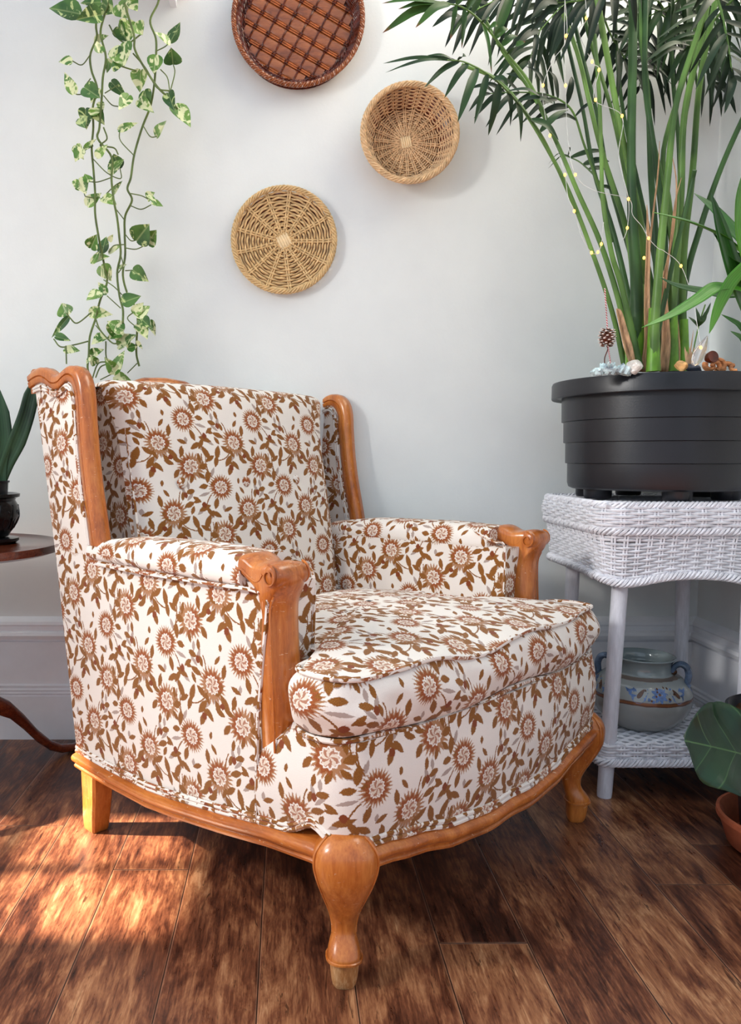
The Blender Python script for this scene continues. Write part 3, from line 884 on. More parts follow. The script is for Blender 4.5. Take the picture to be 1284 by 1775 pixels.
# flat round tray
c = W(492, 419, YW); c.y = YW
t = thing('wicker_tray', 'small flat round wicker tray of natural cane hanging lowest on the wall', 'tray', c, 0, None)
Mx = wallM(c, radians(28))
R = .131; zf = lambda r: .004 + .012 * max(0, (r / R - .75) / .25) ** 2
mb = MB(); woven_disc(mb, Mx, .018, R * .95, .0068, 26, zf, .0036, .0030); mb.build('weave', MT['wicker'], t)
mb = MB(); stakes_(mb, Mx, 13, .0, R * .97, lambda r: zf(r) + .0022, .0024, .0027); mb.build('spokes', MT['wicker'], t)
mb = MB(); mb.lathe([(0, -.003), (R * .93, -.003), (R * .93, -.001), (0, -.001)], n=48, M=Mx, caps=False); mb.build('backing', MT['brown_dark'], t)
mb = MB(); braid(mb, ringf(Mx, R * .985, .017), 400, 22, .0045, .0028, 4); mb.build('rim', MT['wicker'], t)
mb = MB(); cross_centre(mb, Mx, .016, 5, .006); mb.build('centre_knot', MT['wicker_light'], t)
# deep bowl basket
c = W(703, 249, YW); c.y = YW
t = thing('wicker_bowl', 'deep round wicker bowl basket of buff cane hanging open side out on the wall', 'basket', c)
Mx = wallM(c, radians(12)); RB, RT_, DP = .082, .112, .058
mb = MB(); woven_disc(mb, Mx, .014, RB, .0054, 22, lambda r: .004, .0026, .0023); 
for k in range(13):
    tt = (k + .5) / 13; r = lerp(RB + .002, RT_, tt ** .8); n = 132
    mb.tube([Mx @ Vector(((r + .0022 * cos(22 * (2 * pi * i / n) / 1 + k * pi)) * cos(2 * pi * i / n), (r + .0022 * cos(22 * (2 * pi * i / n) + k * pi)) * sin(2 * pi * i / n), .006 + DP * tt)) for i in range(n)], .0022, 5, closed=True)
mb.build('weave', MT['wicker_pink'], t)
mb = MB(); stakes_(mb, Mx, 22, .0, RB, lambda r: .0062, .0022, .0024)
for i in range(22):
    a = 2 * pi * i / 22
    for s in (-1, 1):
        pth = [Mx @ Vector((lerp(RB, RT_, (q / 6) ** .8) * cos(a) - sin(a) * s * .003, lerp(RB, RT_, (q / 6) ** .8) * sin(a) + cos(a) * s * .003, .004 + DP * q / 6)) for q in range(7)]
        mb.tube(pth, .0020, 5)
mb.build('spokes', MT['wicker_pink'], t)
mb = MB(); mb.lathe([(0, .0), (RB, .0), (RT_ + .003, DP + .004)], n=48, M=Mx, caps=False); mb.build('backing', MT['brown_dark'], t, solid=.001)
mb = MB(); braid(mb, ringf(Mx, RT_ + .003, DP + .010), 420, 16, .0050, .0030, 5); mb.build('rim', MT['wicker_pink'], t)
mb = MB(); cross_centre(mb, Mx, .013, 5, .0065, .0028); mb.build('centre_knot', MT['wicker_light'], t)
# brown lattice tray
c = W(516, 46, YW); c.y = YW
t = thing('lattice_tray', 'large dark brown varnished cane tray with lattice base, highest on the wall', 'tray', c)
Mx = wallM(c, radians(-29)); RI, RO = .134, .157
mb = MB(); PT = .0365
k = -5
for k in range(-4, 5):
    y0 = k * PT
    L = sqrt(max(0, (RI) ** 2 - y0 ** 2))
    if L < .02: continue
    rows = []
    nseg = 2 * int(L / PT * 6) + 2
    for i in range(nseg + 1):
        x = -L + 2 * L * i / nseg
        rows.append([Mx @ Vector((x, y0 + PT * .36 * q, .006 + .0050 * (1 - q * q) ** .5 * (.55 + .45 * abs(cos(pi * x / PT))) )) for q in (-1, -.8, -.5, 0, .5, .8, 1)])
    mb.grid(rows)
mb.build('wide_slats', MT['brown_cane'], t)
mb = MB()
for k in range(-5, 5):
    for s in (-.0024, .0024):
        y0 = (k + .5) * PT + s; L = sqrt(max(.0001, RI ** 2 - y0 ** 2))
        if L < .03: continue
        mb.tube([Mx @ Vector((-L + 2 * L * i / 30, y0, .0075)) for i in range(31)], .0022, 5)
mb.build('thin_ribs', MT['brown_rib'], t)
mb = MB()
for k in range(-4, 4):
    x0 = (k + .5) * PT; L = sqrt(RI ** 2 - x0 ** 2)
    n = int(L / PT * 16)
    for s in (-.001, .001): mb.tube([Mx @ Vector((x0 + s, -L + 2 * L * i / n, .0062 + .0056 * abs(cos(pi * (-L + 2 * L * i / n) / PT)))) for i in range(n + 1)], .0010, 5)
    for j in range(-4, 4):
        y0 = (j + .5) * PT
        if x0 * x0 + y0 * y0 > (RI * .98) ** 2: continue
        for d1 in (-.0035, .0035):
            mb.tube([Mx @ Vector((x0 + d1, y0 - .0058, .006)), Mx @ Vector((x0 + d1, y0, .0125)), Mx @ Vector((x0 + d1, y0 + .0058, .006))], .0014, 5)
            mb.tube([Mx @ Vector((x0 - .005, y0 + d1, .0105)), Mx @ Vector((x0 + .005, y0 + d1, .0112))], .0012, 5)
mb.build('lacing', MT['brown_dark'], t)
mb = MB(); mb.lathe([(0, .001), (RO - .004, .001), (RO - .004, .004), (0, .004)], n=64, M=Mx, caps=False); mb.build('backing', MT['brown_dark'], t)
mb = MB()
for k in range(9):
    tt = k / 8; r = lerp(RI, RO, tt ** .6); braid(mb, ringf(Mx, r, .008 + .030 * tt), 360, 40, .0016, .0020, 2)
mb.build('side_weave', MT['brown_dark'], t)
mb = MB(); braid(mb, ringf(Mx, RO + .002, .040), 500, 42, .0042, .0024, 4); mb.build('rim', MT['brown_cane'], t)

# ================================================================ trailing vine
def heart_leaf(mb, base, tip, width, n_hint, fold=.25, curl=.12, uvs=True):
    base = Vector(base); tip = Vector(tip); ax = tip - base; L = ax.length
    if L < 1e-5: return
    ax.normalize(); nn = Vector(n_hint); nn = (nn - ax * nn.dot(ax)).normalized(); sd = ax.cross(nn)
    prof = [(-.06, .34), (0.0, .62), (.08, .86), (.2, 1.0), (.36, .98), (.52, .82), (.68, .58), (.82, .32), (.93, .12), (1.0, 0.0)]
    rows, uv = [], []
    for u, w in prof:
        row, ur = [], []
        for q in (-1, -.66, -.33, 0, .33, .66, 1):
            uu = u + (.06 if q == 0 and u <= 0 else 0)
            p = base + ax * (uu * L) + sd * (q * w * width / 2) + nn * (abs(q) * w * width * fold - curl * L * uu * uu)
            row.append(p); ur.append((uu, q * w * .5))
        rows.append(row); uv.append(ur)
    mb.grid(rows, uvs=uv)
vine = thing('trailing_pothos', 'trailing pothos vine with green and cream marbled leaves hanging in front of the wall', 'hanging plant', W(200, -60, 1.93))
VY = 1.955
def z1(x, y): return (x / 2.536, y / 2.536)
def vp(x, y, dy=0): X, Y = z1(x, y); return W(X, Y, VY + dy)
VS = [
 [(430, -120), (430, 0), (422, 110), (425, 165), (397, 240), (402, 310), (427, 390), (408, 470), (410, 560), (403, 650), (410, 740), (418, 850), (418, 940), (435, 1050), (455, 1150), (470, 1240), (440, 1320), (420, 1400), (395, 1480), (390, 1560), (385, 1620), (402, 1675)],
 [(480, -120), (480, 0), (455, 80), (442, 150), (465, 250), (452, 340), (447, 430), (437, 560), (430, 610), (490, 690), (490, 790), (500, 880), (515, 960), (525, 1050), (530, 1120), (515, 1200), (525, 1300), (540, 1360), (540, 1420)],
 [(698, -120), (698, 0), (660, 90), (685, 170), (685, 260), (678, 370), (660, 470), (625, 560), (590, 680), (575, 780), (560, 830), (580, 880), (550, 950), (548, 1030), (550, 1120), (540, 1210), (560, 1290), (590, 1340), (605, 1400), (600, 1500), (600, 1560), (612, 1610)],
 [(550, -120), (545, 0), (588, 150), (592, 215), (630, 290), (690, 380), (740, 430), (780, 480)],
 [(400, 1375), (340, 1420), (310, 1400), (292, 1375)],
 [(388, 1500), (330, 1515), (268, 1525), (236, 1490)],
 [(290, 1520), (292, 1600)],
 [(420, 1400), (440, 1450), (490, 1505), (520, 1510)],
 [(465, 1500), (470, 1580), (520, 1630)],
 [(402, 1675), (430, 1600), (470, 1590)], [(420, 1660), (440, 1615), (470, 1600)],
 [(455, 560), (470, 610), (440, 640), (500, 650), (520, 680)],
 [(500, 280), (560, 300), (600, 312)], [(585, 235), (640, 300), (690, 385), (745, 400)], [(480, 110), (510, 160), (560, 190), (620, 150)]]
PET = [[(397, 240), (360, 285), (318, 268)], [(398, 345), (370, 382)], [(427, 400), (350, 415), (325, 410)], [(685, 225), (725, 205), (745, 185)], [(750, 395), (768, 320), (760, 280)], [(745, 395), (735, 340), (705, 305)],
 [(630, 555), (660, 600), (690, 600)], [(590, 685), (530, 620), (525, 575)], [(410, 640), (380, 655), (360, 655)], [(490, 780), (430, 800), (395, 798)], [(410, 700), (470, 760), (530, 785), (528, 740)], [(570, 850), (620, 860), (650, 875)], [(575, 905), (620, 920), (665, 900)],
 [(550, 1030), (575, 1058), (600, 1055)], [(550, 1090), (600, 1095), (650, 1070)], [(550, 1190), (585, 1188)], [(455, 1230), (500, 1260), (540, 1300)], [(470, 1300), (530, 1355)], [(460, 410), (500, 385), (520, 375)], [(455, 420), (490, 460), (520, 468)], [(440, 870), (380, 865), (370, 850)], [(450, 870), (500, 820), (530, 800)],
 [(510, 920), (545, 965)], [(545, 1075), (500, 1080), (480, 1110)], [(530, 1120), (540, 1165), (520, 1200)], [(600, 1440), (560, 1400), (590, 1370)], [(605, 1595), (560, 1640)], [(420, 1430), (470, 1490)], [(440, 1670), (500, 1640)]]
random.seed(3)
for i, s_ in enumerate(VS):
    mb = MB(); dy = [0, -.02, .015, -.03][i] if i < 4 else random.uniform(-.03, .01)
    dys = [dy] * len(s_)
    mb.tube(cr([vp(x, y, dy + .012 * sin(y * .011 + i)) for x, y in s_], 6), .0026 if i < 4 else .0018, 6)
    mb.build('vine_stem', MT['vine_stem'], vine)
for i, s_ in enumerate(PET):
    mb = MB(); mb.tube(cr([vp(x, y, -.005 + .01 * sin(i)) for x, y in s_], 5), .0014, 5); mb.build('leaf_stalk', MT['vine_stem'], vine)
# base x,y, tip x,y, width (crop pixels), dark?
VL = [(350, 62, 214, 30, 84, 1), (440, 10, 352, 14, 50, 1), (442, 66, 336, 80, 62, 1), (448, 10, 505, 62, 78, 1), (520, 20, 560, 78, 66, 0), (560, 0, 605, 50, 60, 0), (560, 90, 566, 190, 62, 0), (590, 110, 628, 155, 60, 0), (520, 118, 560, 185, 56, 1), (420, 190, 478, 155, 44, 0), (440, 232, 425, 180, 40, 0),
 (500, 262, 545, 282, 92, 1), (528, 200, 545, 290, 94, 0), (482, 262, 470, 320, 26, 0), (316, 268, 256, 266, 40, 0), (325, 412, 283, 318, 42, 0), (372, 385, 440, 430, 62, 1), (430, 390, 400, 455, 40, 0), (490, 362, 552, 425, 40, 1), (566, 420, 520, 487, 44, 0), (745, 190, 683, 135, 34, 0), (750, 185, 792, 97, 56, 1), (760, 280, 752, 208, 64, 1), (685, 245, 675, 325, 56, 0), (620, 310, 612, 405, 64, 0),
 (635, 400, 650, 470, 54, 1), (610, 440, 672, 490, 44, 0), (740, 410, 762, 480, 48, 1), (768, 465, 840, 552, 70, 0), (690, 600, 728, 528, 46, 0), (522, 572, 605, 535, 34, 0), (375, 480, 380, 565, 52, 1), (350, 520, 372, 560, 40, 1), (410, 485, 460, 545, 50, 1), (395, 500, 450, 480, 40, 0), (440, 450, 450, 492, 28, 0), (358, 655, 330, 712, 42, 0), (335, 640, 365, 700, 40, 0), (370, 655, 425, 610, 22, 0), (425, 690, 470, 632, 34, 0),
 (525, 740, 500, 675, 70, 1), (480, 758, 548, 700, 50, 0), (392, 800, 372, 765, 36, 0), (345, 790, 378, 850, 58, 0), (330, 825, 372, 800, 34, 0), (385, 905, 445, 845, 50, 0), (455, 870, 515, 905, 46, 0), (500, 850, 532, 792, 26, 0), (650, 875, 680, 845, 40, 0), (668, 890, 718, 905, 30, 0), (650, 860, 692, 900, 26, 0), (600, 1058, 655, 985, 82, 1), (650, 1068, 690, 1010, 60, 0), (610, 1050, 690, 1055, 40, 0),
 (400, 1090, 425, 1030, 50, 0), (450, 1110, 465, 1035, 50, 1), (480, 1060, 497, 1030, 20, 0), (420, 1148, 480, 1125, 40, 0), (405, 1158, 440, 1100, 24, 0), (480, 1112, 535, 1075, 26, 0), (445, 1170, 490, 1235, 56, 0), (585, 1188, 650, 1235, 56, 1), (520, 1180, 560, 1162, 16, 0), (470, 1290, 430, 1240, 34, 0), (440, 1285, 378, 1318, 56, 0), (540, 1330, 620, 1300, 54, 1), (555, 1335, 560, 1280, 20, 0),
 (395, 1375, 492, 1380, 46, 0), (420, 1390, 400, 1350, 40, 0), (295, 1385, 272, 1332, 64, 0), (300, 1395, 225, 1485, 26, 1), (245, 1480, 312, 1500, 34, 1), (285, 1535, 355, 1545, 36, 0), (600, 1390, 660, 1345, 50, 0), (590, 1380, 632, 1330, 40, 0), (620, 1400, 660, 1440, 46, 1), (660, 1410, 682, 1475, 28, 0), (540, 1450, 470, 1412, 52, 0), (500, 1415, 515, 1500, 70, 0), (540, 1460, 465, 1488, 40, 0), (610, 1430, 648, 1490, 50, 0), (520, 1520, 600, 1470, 56, 0), (560, 1530, 605, 1520, 40, 0),
 (462, 1480, 400, 1515, 52, 0), (400, 1560, 455, 1535, 36, 0), (420, 1600, 395, 1560, 36, 0), (500, 1640, 550, 1540, 50, 0), (505, 1635, 460, 1570, 44, 0), (505, 1655, 582, 1680, 46, 0), (380, 1590, 408, 1570, 20, 0), (600, 1500, 628, 1535, 16, 0)]
random.seed(11)
for k, (bx, by, tx, ty, w, dk) in enumerate(VL):
    mb = MB(); d0 = random.uniform(-.035, .02); d1 = d0 - random.uniform(-.01, .03)
    B_, T_ = vp(bx, by, d0), vp(tx, ty, d1)
    nh = Vector((random.uniform(-.5, .5), -1, random.uniform(-.1, .6)))
    heart_leaf(mb, B_, T_, w / 2.536 / FPX * 1.96 * 1.2, nh, random.uniform(.05, .25), random.uniform(-.05, .15))
    mb.build('leaf', MT['vine_leaf_dark' if dk else 'vine_leaf'], vine)
# its pot hangs above the frame from a bracket shelf
c = W(215, -60, 1.97); PZ = 1.93
mb = MB(); mb.lathe([(.03, PZ), (.06, PZ), (.085, PZ + .10), (.09, PZ + .11), (.085, PZ + .11), (.078, PZ + .10), (.0, PZ + .095)], c=(c.x, c.y, 0), n=32); mb.build('pot', MT['white_leg'], vine)
sh = thing('wall_shelf', 'small white wooden bracket shelf above the trailing vine', 'shelf', (c.x, WY, PZ - .02))
mb = MB(); mb.box((c.x - .14, 1.88, PZ - .018), (c.x + .14, WY, PZ)); mb.build('board', MT['trim'], sh, smooth=False)
for s in (-1, 1):
    mb = MB(); mb.box((c.x + s * .10 - .008, 1.93, PZ - .05), (c.x + s * .10 + .008, WY, PZ - .018)); mb.build('bracket', MT['trim'], sh, smooth=False)
# ================================================================ tripod table, carved pot, snake plant
TC = Vector((-.775, 1.725, 0)); TR = .272; TZ = .545
t = thing('tripod_table', 'round dark red mahogany tripod table with raised lip behind the armchair', 'table', TC)
mb = MB(); mb.lathe([(0, TZ), (.05, TZ - .004), (TR - .02, TZ - .004), (TR - .002, TZ + .002), (TR, TZ + .008), (TR - .003, TZ + .018), (TR - .010, TZ + .019), (TR - .018, TZ + .014), (TR - .024, TZ + .012), (0, TZ + .012)], c=TC, n=96, caps=False)
mb.build('table_top', MT['mahogany'], t)
mb = MB(); mb.lathe([(.05, TZ), (.05, TZ - .01), (.025, TZ - .03), (.02, TZ - .10), (.032, TZ - .16), (.034, TZ - .22), (.022, TZ - .27), (.026, TZ - .31), (.032, .20), (.032, .12), (.02, .10)], c=TC, n=28); mb.build('pedestal', MT['mahogany'], t)
for k, a in enumerate((radians(48), radians(168), radians(288))):
    d = Vector((cos(a), sin(a), 0)); mb = MB(); rings = []
    e = Vector((-sin(a), cos(a), 0))
    for r, z, hh, hw in [(.02, .175, .030, .014), (.07, .185, .028, .013), (.12, .178, .025, .013), (.165, .150, .022, .012), (.20, .112, .020, .012), (.235, .068, .017, .012), (.27, .034, .014, .012), (.30, .017, .012, .013), (.335, .010, .010, .014), (.36, .010, .010, .012)]:
        c = TC + d * (r * 1.0) + Vector((0, 0, z))
        tz = Vector((0, 0, 1)); rings.append([c + tz * (hh * cos(q)) + e * (hw * sin(q)) for q in [2 * pi * j / 12 for j in range(12)]])
    mb.loft(rings); mb.build('leg', MT['mahogany'], t)
# carved black pot
PCX = W(-22, 900, 1.80); pc = Vector((PCX.x, 1.80, 0)); z0 = TZ + .0125
pot = thing('snake_plant', 'snake plant in a glossy black carved pot and saucer on the mahogany table', 'potted plant', (pc.x, pc.y, z0))
mb = MB(); mb.lathe([(.03, z0), (.060, z0), (.068, z0 + .006), (.068, z0 + .012), (.055, z0 + .014), (0, z0 + .014)], c=pc, n=40); mb.build('saucer', MT['black_clay'], pot)
mb = MB(); mb.lathe([(.035, z0 + .014), (.045, z0 + .016), (.060, z0 + .040), (.070, z0 + .062), (.069, z0 + .085), (.062, z0 + .098), (.064, z0 + .103), (.072, z0 + .106), (.073, z0 + .113), (.066, z0 + .115), (.06, z0 + .112), (.0, z0 + .110)], c=pc, n=40)
ptb = mb.build('carved_pot', MT['black_clay'], pot)
for k in range(12):
    a = 2 * pi * k / 12; mb = MB()
    def sp(aa, zz): 
        r = interp([(.016, .045), (.04, .060), (.062, .070), (.085, .069), (.098, .062)], zz); return pc + Vector((r * cos(aa), r * sin(aa), z0 + zz))
    mb.tube(cr([sp(a, .03), sp(a + .14, .05), sp(a, .075), sp(a - .14, .05), sp(a, .03)], 4), .0022, 5)
    mb.tube(cr([sp(a + .26, .034), sp(a + .2, .06), sp(a + .26, .088)], 4), .002, 5)
    mb.build('carving', MT['black_clay'], ptb)
mb = MB(); mb.lathe([(.045, z0 + .10), (.048, z0 + .138), (.051, z0 + .139), (.051, z0 + .143), (.046, z0 + .143), (.044, z0 + .130), (0, z0 + .13)], c=pc, n=32); mb.build('nursery_pot', MT['black_plastic'], pot)
mb = MB(); mb.lathe([(0, z0 + .133), (.0445, z0 + .131)], c=pc, n=24, caps=False); mb.build('soil', MT['soil'], pot)
def blade(mb, pts, width, nh, wprof=None, fold=.15, thick=0):
    P = [Vector(p) for p in pts]; nh = Vector(nh); rows, uv = [], []
    N = len(P)
    wprof = wprof or [(0, .5), (.3, .95), (.6, 1), (.85, .6), (1, 0.02)]
    for i, p in enumerate(P):
        tt = (P[min(i + 1, N - 1)] - P[max(i - 1, 0)]).normalized(); n = (nh - tt * nh.dot(tt)).normalized(); sd = tt.cross(n)
        u = i / (N - 1); w = width * interp(wprof, u) / 2
        rows.append([p + sd * (q * w) + n * (abs(q) * w * fold) for q in (-1, -.5, 0, .5, 1)]); uv.append([(u, q * .5) for q in (-1, -.5, 0, .5, 1)])
    mb.grid(rows, uvs=uv)
for pts, w, nh in [([(4, 848), (2, 800), (8, 760), (4, 715), (-2, 672)], .032, (.2, -1, .1)), ([(0, 842), (12, 805), (30, 765), (46, 720), (56, 678), (60, 655)], .034, (.3, -1, .2)), ([(-25, 848), (-40, 780), (-35, 700), (-50, 640)], .034, (.1, -1, 0)), ([(-40, 848), (-70, 780), (-85, 720)], .034, (-.2, -1, 0))]:
    mb = MB(); blade(mb, cr([W(x, y, 1.80) for x, y in pts], 5), w * 1.15, nh, [(0, .55), (.4, 1), (.75, .85), (1, .03)], .35); mb.build('leaf', MT['snake'], pot, solid=.002)
# ================================================================ white wicker stand
SX0, SX1, SY0, SY1 = .662, 1.065, 1.640, 2.040
LXs, LYs = (.728, 1.005), (1.695, 1.985)
st = thing('wicker_stand', 'white painted wicker plant stand with woven apron and lower shelf in the corner', 'plant stand', (.86, 1.84, 0))
def rrect(x0, x1, y0, y1, r, n):
    """n points round a rounded rectangle, from the front left corner along the front"""
    segs = []; P = []
    for cx, cy, a0 in ((x0 + r, y0 + r, pi), (x1 - r, y0 + r, 1.5 * pi), (x1 - r, y1 - r, 0), (x0 + r, y1 - r, .5 * pi)):
        for k in range(9): P.append(Vector((cx + r * cos(a0 + k * pi / 16), cy + r * sin(a0 + k * pi / 16), 0)))
    d = [0]
    for a, c in zip(P, P[1:] + P[:1]): d.append(d[-1] + (c - a).length)
    out = []; j = 0
    for i in range(n):
        s = d[-1] * i / n
        while d[j + 1] < s: j += 1
        a, c = P[j], P[(j + 1) % len(P)]; t = (s - d[j]) / max(1e-9, d[j + 1] - d[j]); p = a.lerp(c, t)
        tt = (c - a).normalized(); out.append((p, Vector((tt.y, -tt.x, 0))))
    return out, d[-1]
def weavers(mb, x0, x1, y0, y1, r, zlist, nst, shape, amp=.0024, rad=.0028, per=6, zfun=None):
    n = nst * per; pts, L = rrect(x0, x1, y0, y1, r, n)
    for k, z in enumerate(zlist):
        pth = []
        for i, (p, nn) in enumerate(pts):
            w = cos(pi * i / per + k * pi); o_ = shape(z); zz = zfun(p, z) if zfun else z
            pth.append(p + nn * (o_ + amp * w) + Vector((0, 0, zz)))
        mb.tube(pth, rad, 5, closed=True)
def posts(mb, x0, x1, y0, y1, r, zs, nst, shape, rad=.0026, zfun=None, pair=.0034):
    pts, L = rrect(x0, x1, y0, y1, r, nst * 6)
    for i in range(0, nst * 6, 6):
        p, nn = pts[i]; tt = Vector((-nn.y, nn.x, 0))
        for s in (-1, 1): mb.tube([p + tt * (pair * s) + nn * shape(z) + Vector((0, 0, zfun(p, z) if zfun else z)) for z in zs], rad, 5)
def rope(mb, x0, x1, y0, y1, r, z, off, turns, amp, rad, strands=3, zfun=None, n=480):
    pts, L = rrect(x0, x1, y0, y1, r, n)
    for s in range(strands):
        pth = []
        for i, (p, nn) in enumerate(pts):
            a = 2 * pi * (turns * i / n + s / strands)
            pth.append(p + nn * (off + amp * cos(a)) + Vector((0, 0, (zfun(p, z) if zfun else z) + amp * 1.2 * sin(a))))
        mb.tube(pth, rad, 5, closed=True)
ZT, ZM, ZB = .655, .600, .500
shape_top = lambda z: .004 + .008 * sin(pi * (z - ZM) / (ZT - ZM)) if z >= ZM else -.012 * (ZM - z) / (ZM - ZB)
def drop(p, z):
    """the apron dips at the legs"""
    if z > ZM - .02: return z
    f = (ZM - z) / (ZM - ZB); d = min(hypot(p.x - a, p.y - SY0) for a in (SX0 + .05, SX1 - .05)); return z - .018 * f * math.exp(-(d / .075) ** 2) + (.004 if p.y < SY0 + .06 else 0) * f
mb = MB(); weavers(mb, SX0, SX1, SY0, SY1, .05, [ZM + .006 + k * .0062 for k in range(8)], 46, shape_top, .0030, .0032); mb.build('rim_weave', MT['white_wicker'], st)
mb = MB(); weavers(mb, SX0, SX1, SY0, SY1, .05, [ZB + .012 + k * .0062 for k in range(14)], 60, shape_top, .0026, .0030, 6, drop); mb.build('apron_weave', MT['white_wicker'], st)
mb = MB(); posts(mb, SX0, SX1, SY0, SY1, .05, [ZM, ZM + .02, ZM + .04, ZT - .004], 46, lambda z: shape_top(z) - .0005)
posts(mb, SX0, SX1, SY0, SY1, .05, [ZB + .006, ZB + .03, ZB + .06, ZM], 60, lambda z: shape_top(z) - .0005, .0024, drop, .0030); mb.build('uprights', MT['white_wicker'], st)
mb = MB(); rope(mb, SX0, SX1, SY0, SY1, .05, ZM, .004, 38, .0060, .0036, 4); mb.build('middle_braid', MT['white_wicker'], st)
mb = MB(); rope(mb, SX0, SX1, SY0, SY1, .05, ZB + .002, -.008, 40, .0055, .0036, 4, drop); mb.build('bottom_braid', MT['white_wicker'], st)
mb = MB(); rope(mb, SX0, SX1, SY0, SY1, .05, ZT - .002, .002, 38, .0050, .0036, 4); mb.build('top_braid', MT['white_wicker'], st)
mb = MB()
for k in range(30):
    y = lerp(SY0 + .006, SY1 - .006, k / 29); n = 120
    mb.tube([Vector((lerp(SX0 + .004, SX1 - .004, i / n), y, ZT - .004 + .0022 * cos(pi * i / 5 + k * pi))) for i in range(n + 1)], .0050, 5)
mb.build('top_weave', MT['white_wicker'], st)
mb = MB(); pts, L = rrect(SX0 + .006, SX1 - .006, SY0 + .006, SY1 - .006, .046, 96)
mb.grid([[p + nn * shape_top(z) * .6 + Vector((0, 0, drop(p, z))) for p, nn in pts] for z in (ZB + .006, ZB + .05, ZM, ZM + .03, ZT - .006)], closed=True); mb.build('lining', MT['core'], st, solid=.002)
for x in LXs:
    for y in LYs:
        dx = (-.020 if y < 1.8 else -.010) if x < .8 else .008; dy = .006 if y < 1.8 else .0
        mb = MB(); mb.loft([[Vector((x + dx * (1 - z / .6) + .0165 * sc * cos(a), y + dy * (1 - z / .6) + .0165 * sc * sin(a), z)) for a in [2 * pi * q / 18 for q in range(18)]] for z, sc in [(0, .94), (.01, .98), (.12, 1.02), (.3, .98), (.45, 1.02), (.60, 1.0)]])
        mb.build('leg', MT['white_leg'], st)
mb = MB(); z0_, z1_ = .100, .138
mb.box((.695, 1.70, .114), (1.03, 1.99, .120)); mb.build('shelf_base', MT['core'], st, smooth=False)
mb = MB()
for k in range(24):
    y = lerp(1.690, 1.995, k / 23); n = 90
    mb.tube([Vector((lerp(.690, 1.035, i / n), y, .1235 + .0022 * cos(pi * i / 5 + k * pi) - .012 * max(0, 1 - k / 4) * 0)) for i in range(n + 1)], .0048, 5)
mb.build('shelf_weave', MT['white_wicker'], st)
mb = MB(); weavers(mb, .690, 1.035, 1.682, 2.0, .02, [.089 + k * .0062 for k in range(6)], 44, lambda z: 0, .0030, .0032)
posts(mb, .690, 1.035, 1.682, 2.0, .02, [.084, .106, .125], 44, lambda z: -.0005, .0026); mb.build('shelf_edge_weave', MT['white_wicker'], st)
mb = MB(); rope(mb, .688, 1.037, 1.680, 2.002, .02, .085, .002, 34, .0055, .0036, 4); mb.build('shelf_braid', MT['white_wicker'], st)
mb = MB()
for k in range(6): mb.tube([Vector((.712 + .021 * cos(a), 1.701 + .021 * sin(a), .090 + .0062 * k)) for a in [2 * pi * q / 20 for q in range(20)]], .0034, 5, closed=True)
mb.build('leg_binding', MT['white_wicker'], st)

# ================================================================ stoneware jar on the shelf
VC = Vector((.832, 1.812, 0)); VZ = .1285
def glaze():
    t = NT('grey_stoneware_glaze'); v = t.tex(); x, y, z = t.sep(v)
    n = t.noise(v, 9, 3); c = t.mix(n, lin((140, 146, 146)), lin((170, 174, 170)))
    wob = t.M('MULTIPLY_ADD', t.noise(v, 45, 3), .004, t.M('ADD', z, -.002))
    def band(z0, hw, soft=.001): return t.rng(t.M('ABSOLUTE', t.M('SUBTRACT', wob, z0)), hw + soft, hw)
    c = t.mix(t.M('MULTIPLY', band(.0775, .0042), .9), c, lin((96, 52, 26)))
    c = t.mix(t.M('MULTIPLY', band(.0775, .0012), .8), c, lin((140, 84, 44)))
    c = t.mix(t.M('MULTIPLY', band(.1245, .0022), .75), c, lin((92, 60, 40)))
    c = t.mix(t.rng(z, .126, .131), c, lin((132, 144, 146)))
    return t.out(c, .16, .6, Coat_Weight=.4, Coat_Roughness=.06)
MT['glaze'] = glaze()
MT['blue_glaze'] = simple('blue_glaze', (86, 112, 158), .2, .5, .3, 60)
MT['brown_glaze'] = simple('brown_glaze', (88, 58, 40), .2, .5, .3, 60)
MT['handle_glaze'] = simple('blue_grey_glaze', (88, 106, 130), .15, .6, .4, 26)
jar = thing('stoneware_jar', 'squat grey stoneware jar with two handles and painted blue flowers on the lower wicker shelf', 'jar', (VC.x, VC.y, VZ))
VSC = .92
VP = [(0, 0), (.060, 0), (.082, .010), (.105, .034), (.1165, .060), (.1190, .080), (.117, .096), (.106, .118), (.090, .131), (.074, .138), (.069, .146), (.068, .158), (.071, .168), (.076, .174), (.0785, .177), (.077, .1795), (.073, .178), (.066, .168), (.063, .155), (.064, .145), (.09, .12), (.10, .08), (.08, .03), (0, .02)]
VP = [(a_ * VSC, b_ * VSC) for a_, b_ in VP]
def vr(z): return interp([(b_, a_) for a_, b_ in VP[1:16]], z)
VPs = [(p.x, p.y) for p in cr([(a_, b_, 0) for a_, b_ in VP], 4)]
mb = MB(); mb.lathe([(r, VZ + z) for r, z in VPs], c=VC, n=72, caps=False); body = mb.build('jar_body', MT['glaze'], jar, auto=0)
def on_jar(a, z, o_=.0006):
    r = vr(z) + o_; return VC + Vector((r * sin(a), -r * cos(a), VZ + z))
def patch(mb, outline, cA, cZ, o_=.0008):
    ids = [mb.vert(on_jar(cA + u, cZ + v, o_)) for u, v in outline]; c = mb.vert(on_jar(cA, cZ, o_ + .0002))
    for i in range(len(ids)): mb.face([ids[i], ids[(i + 1) % len(ids)], c])
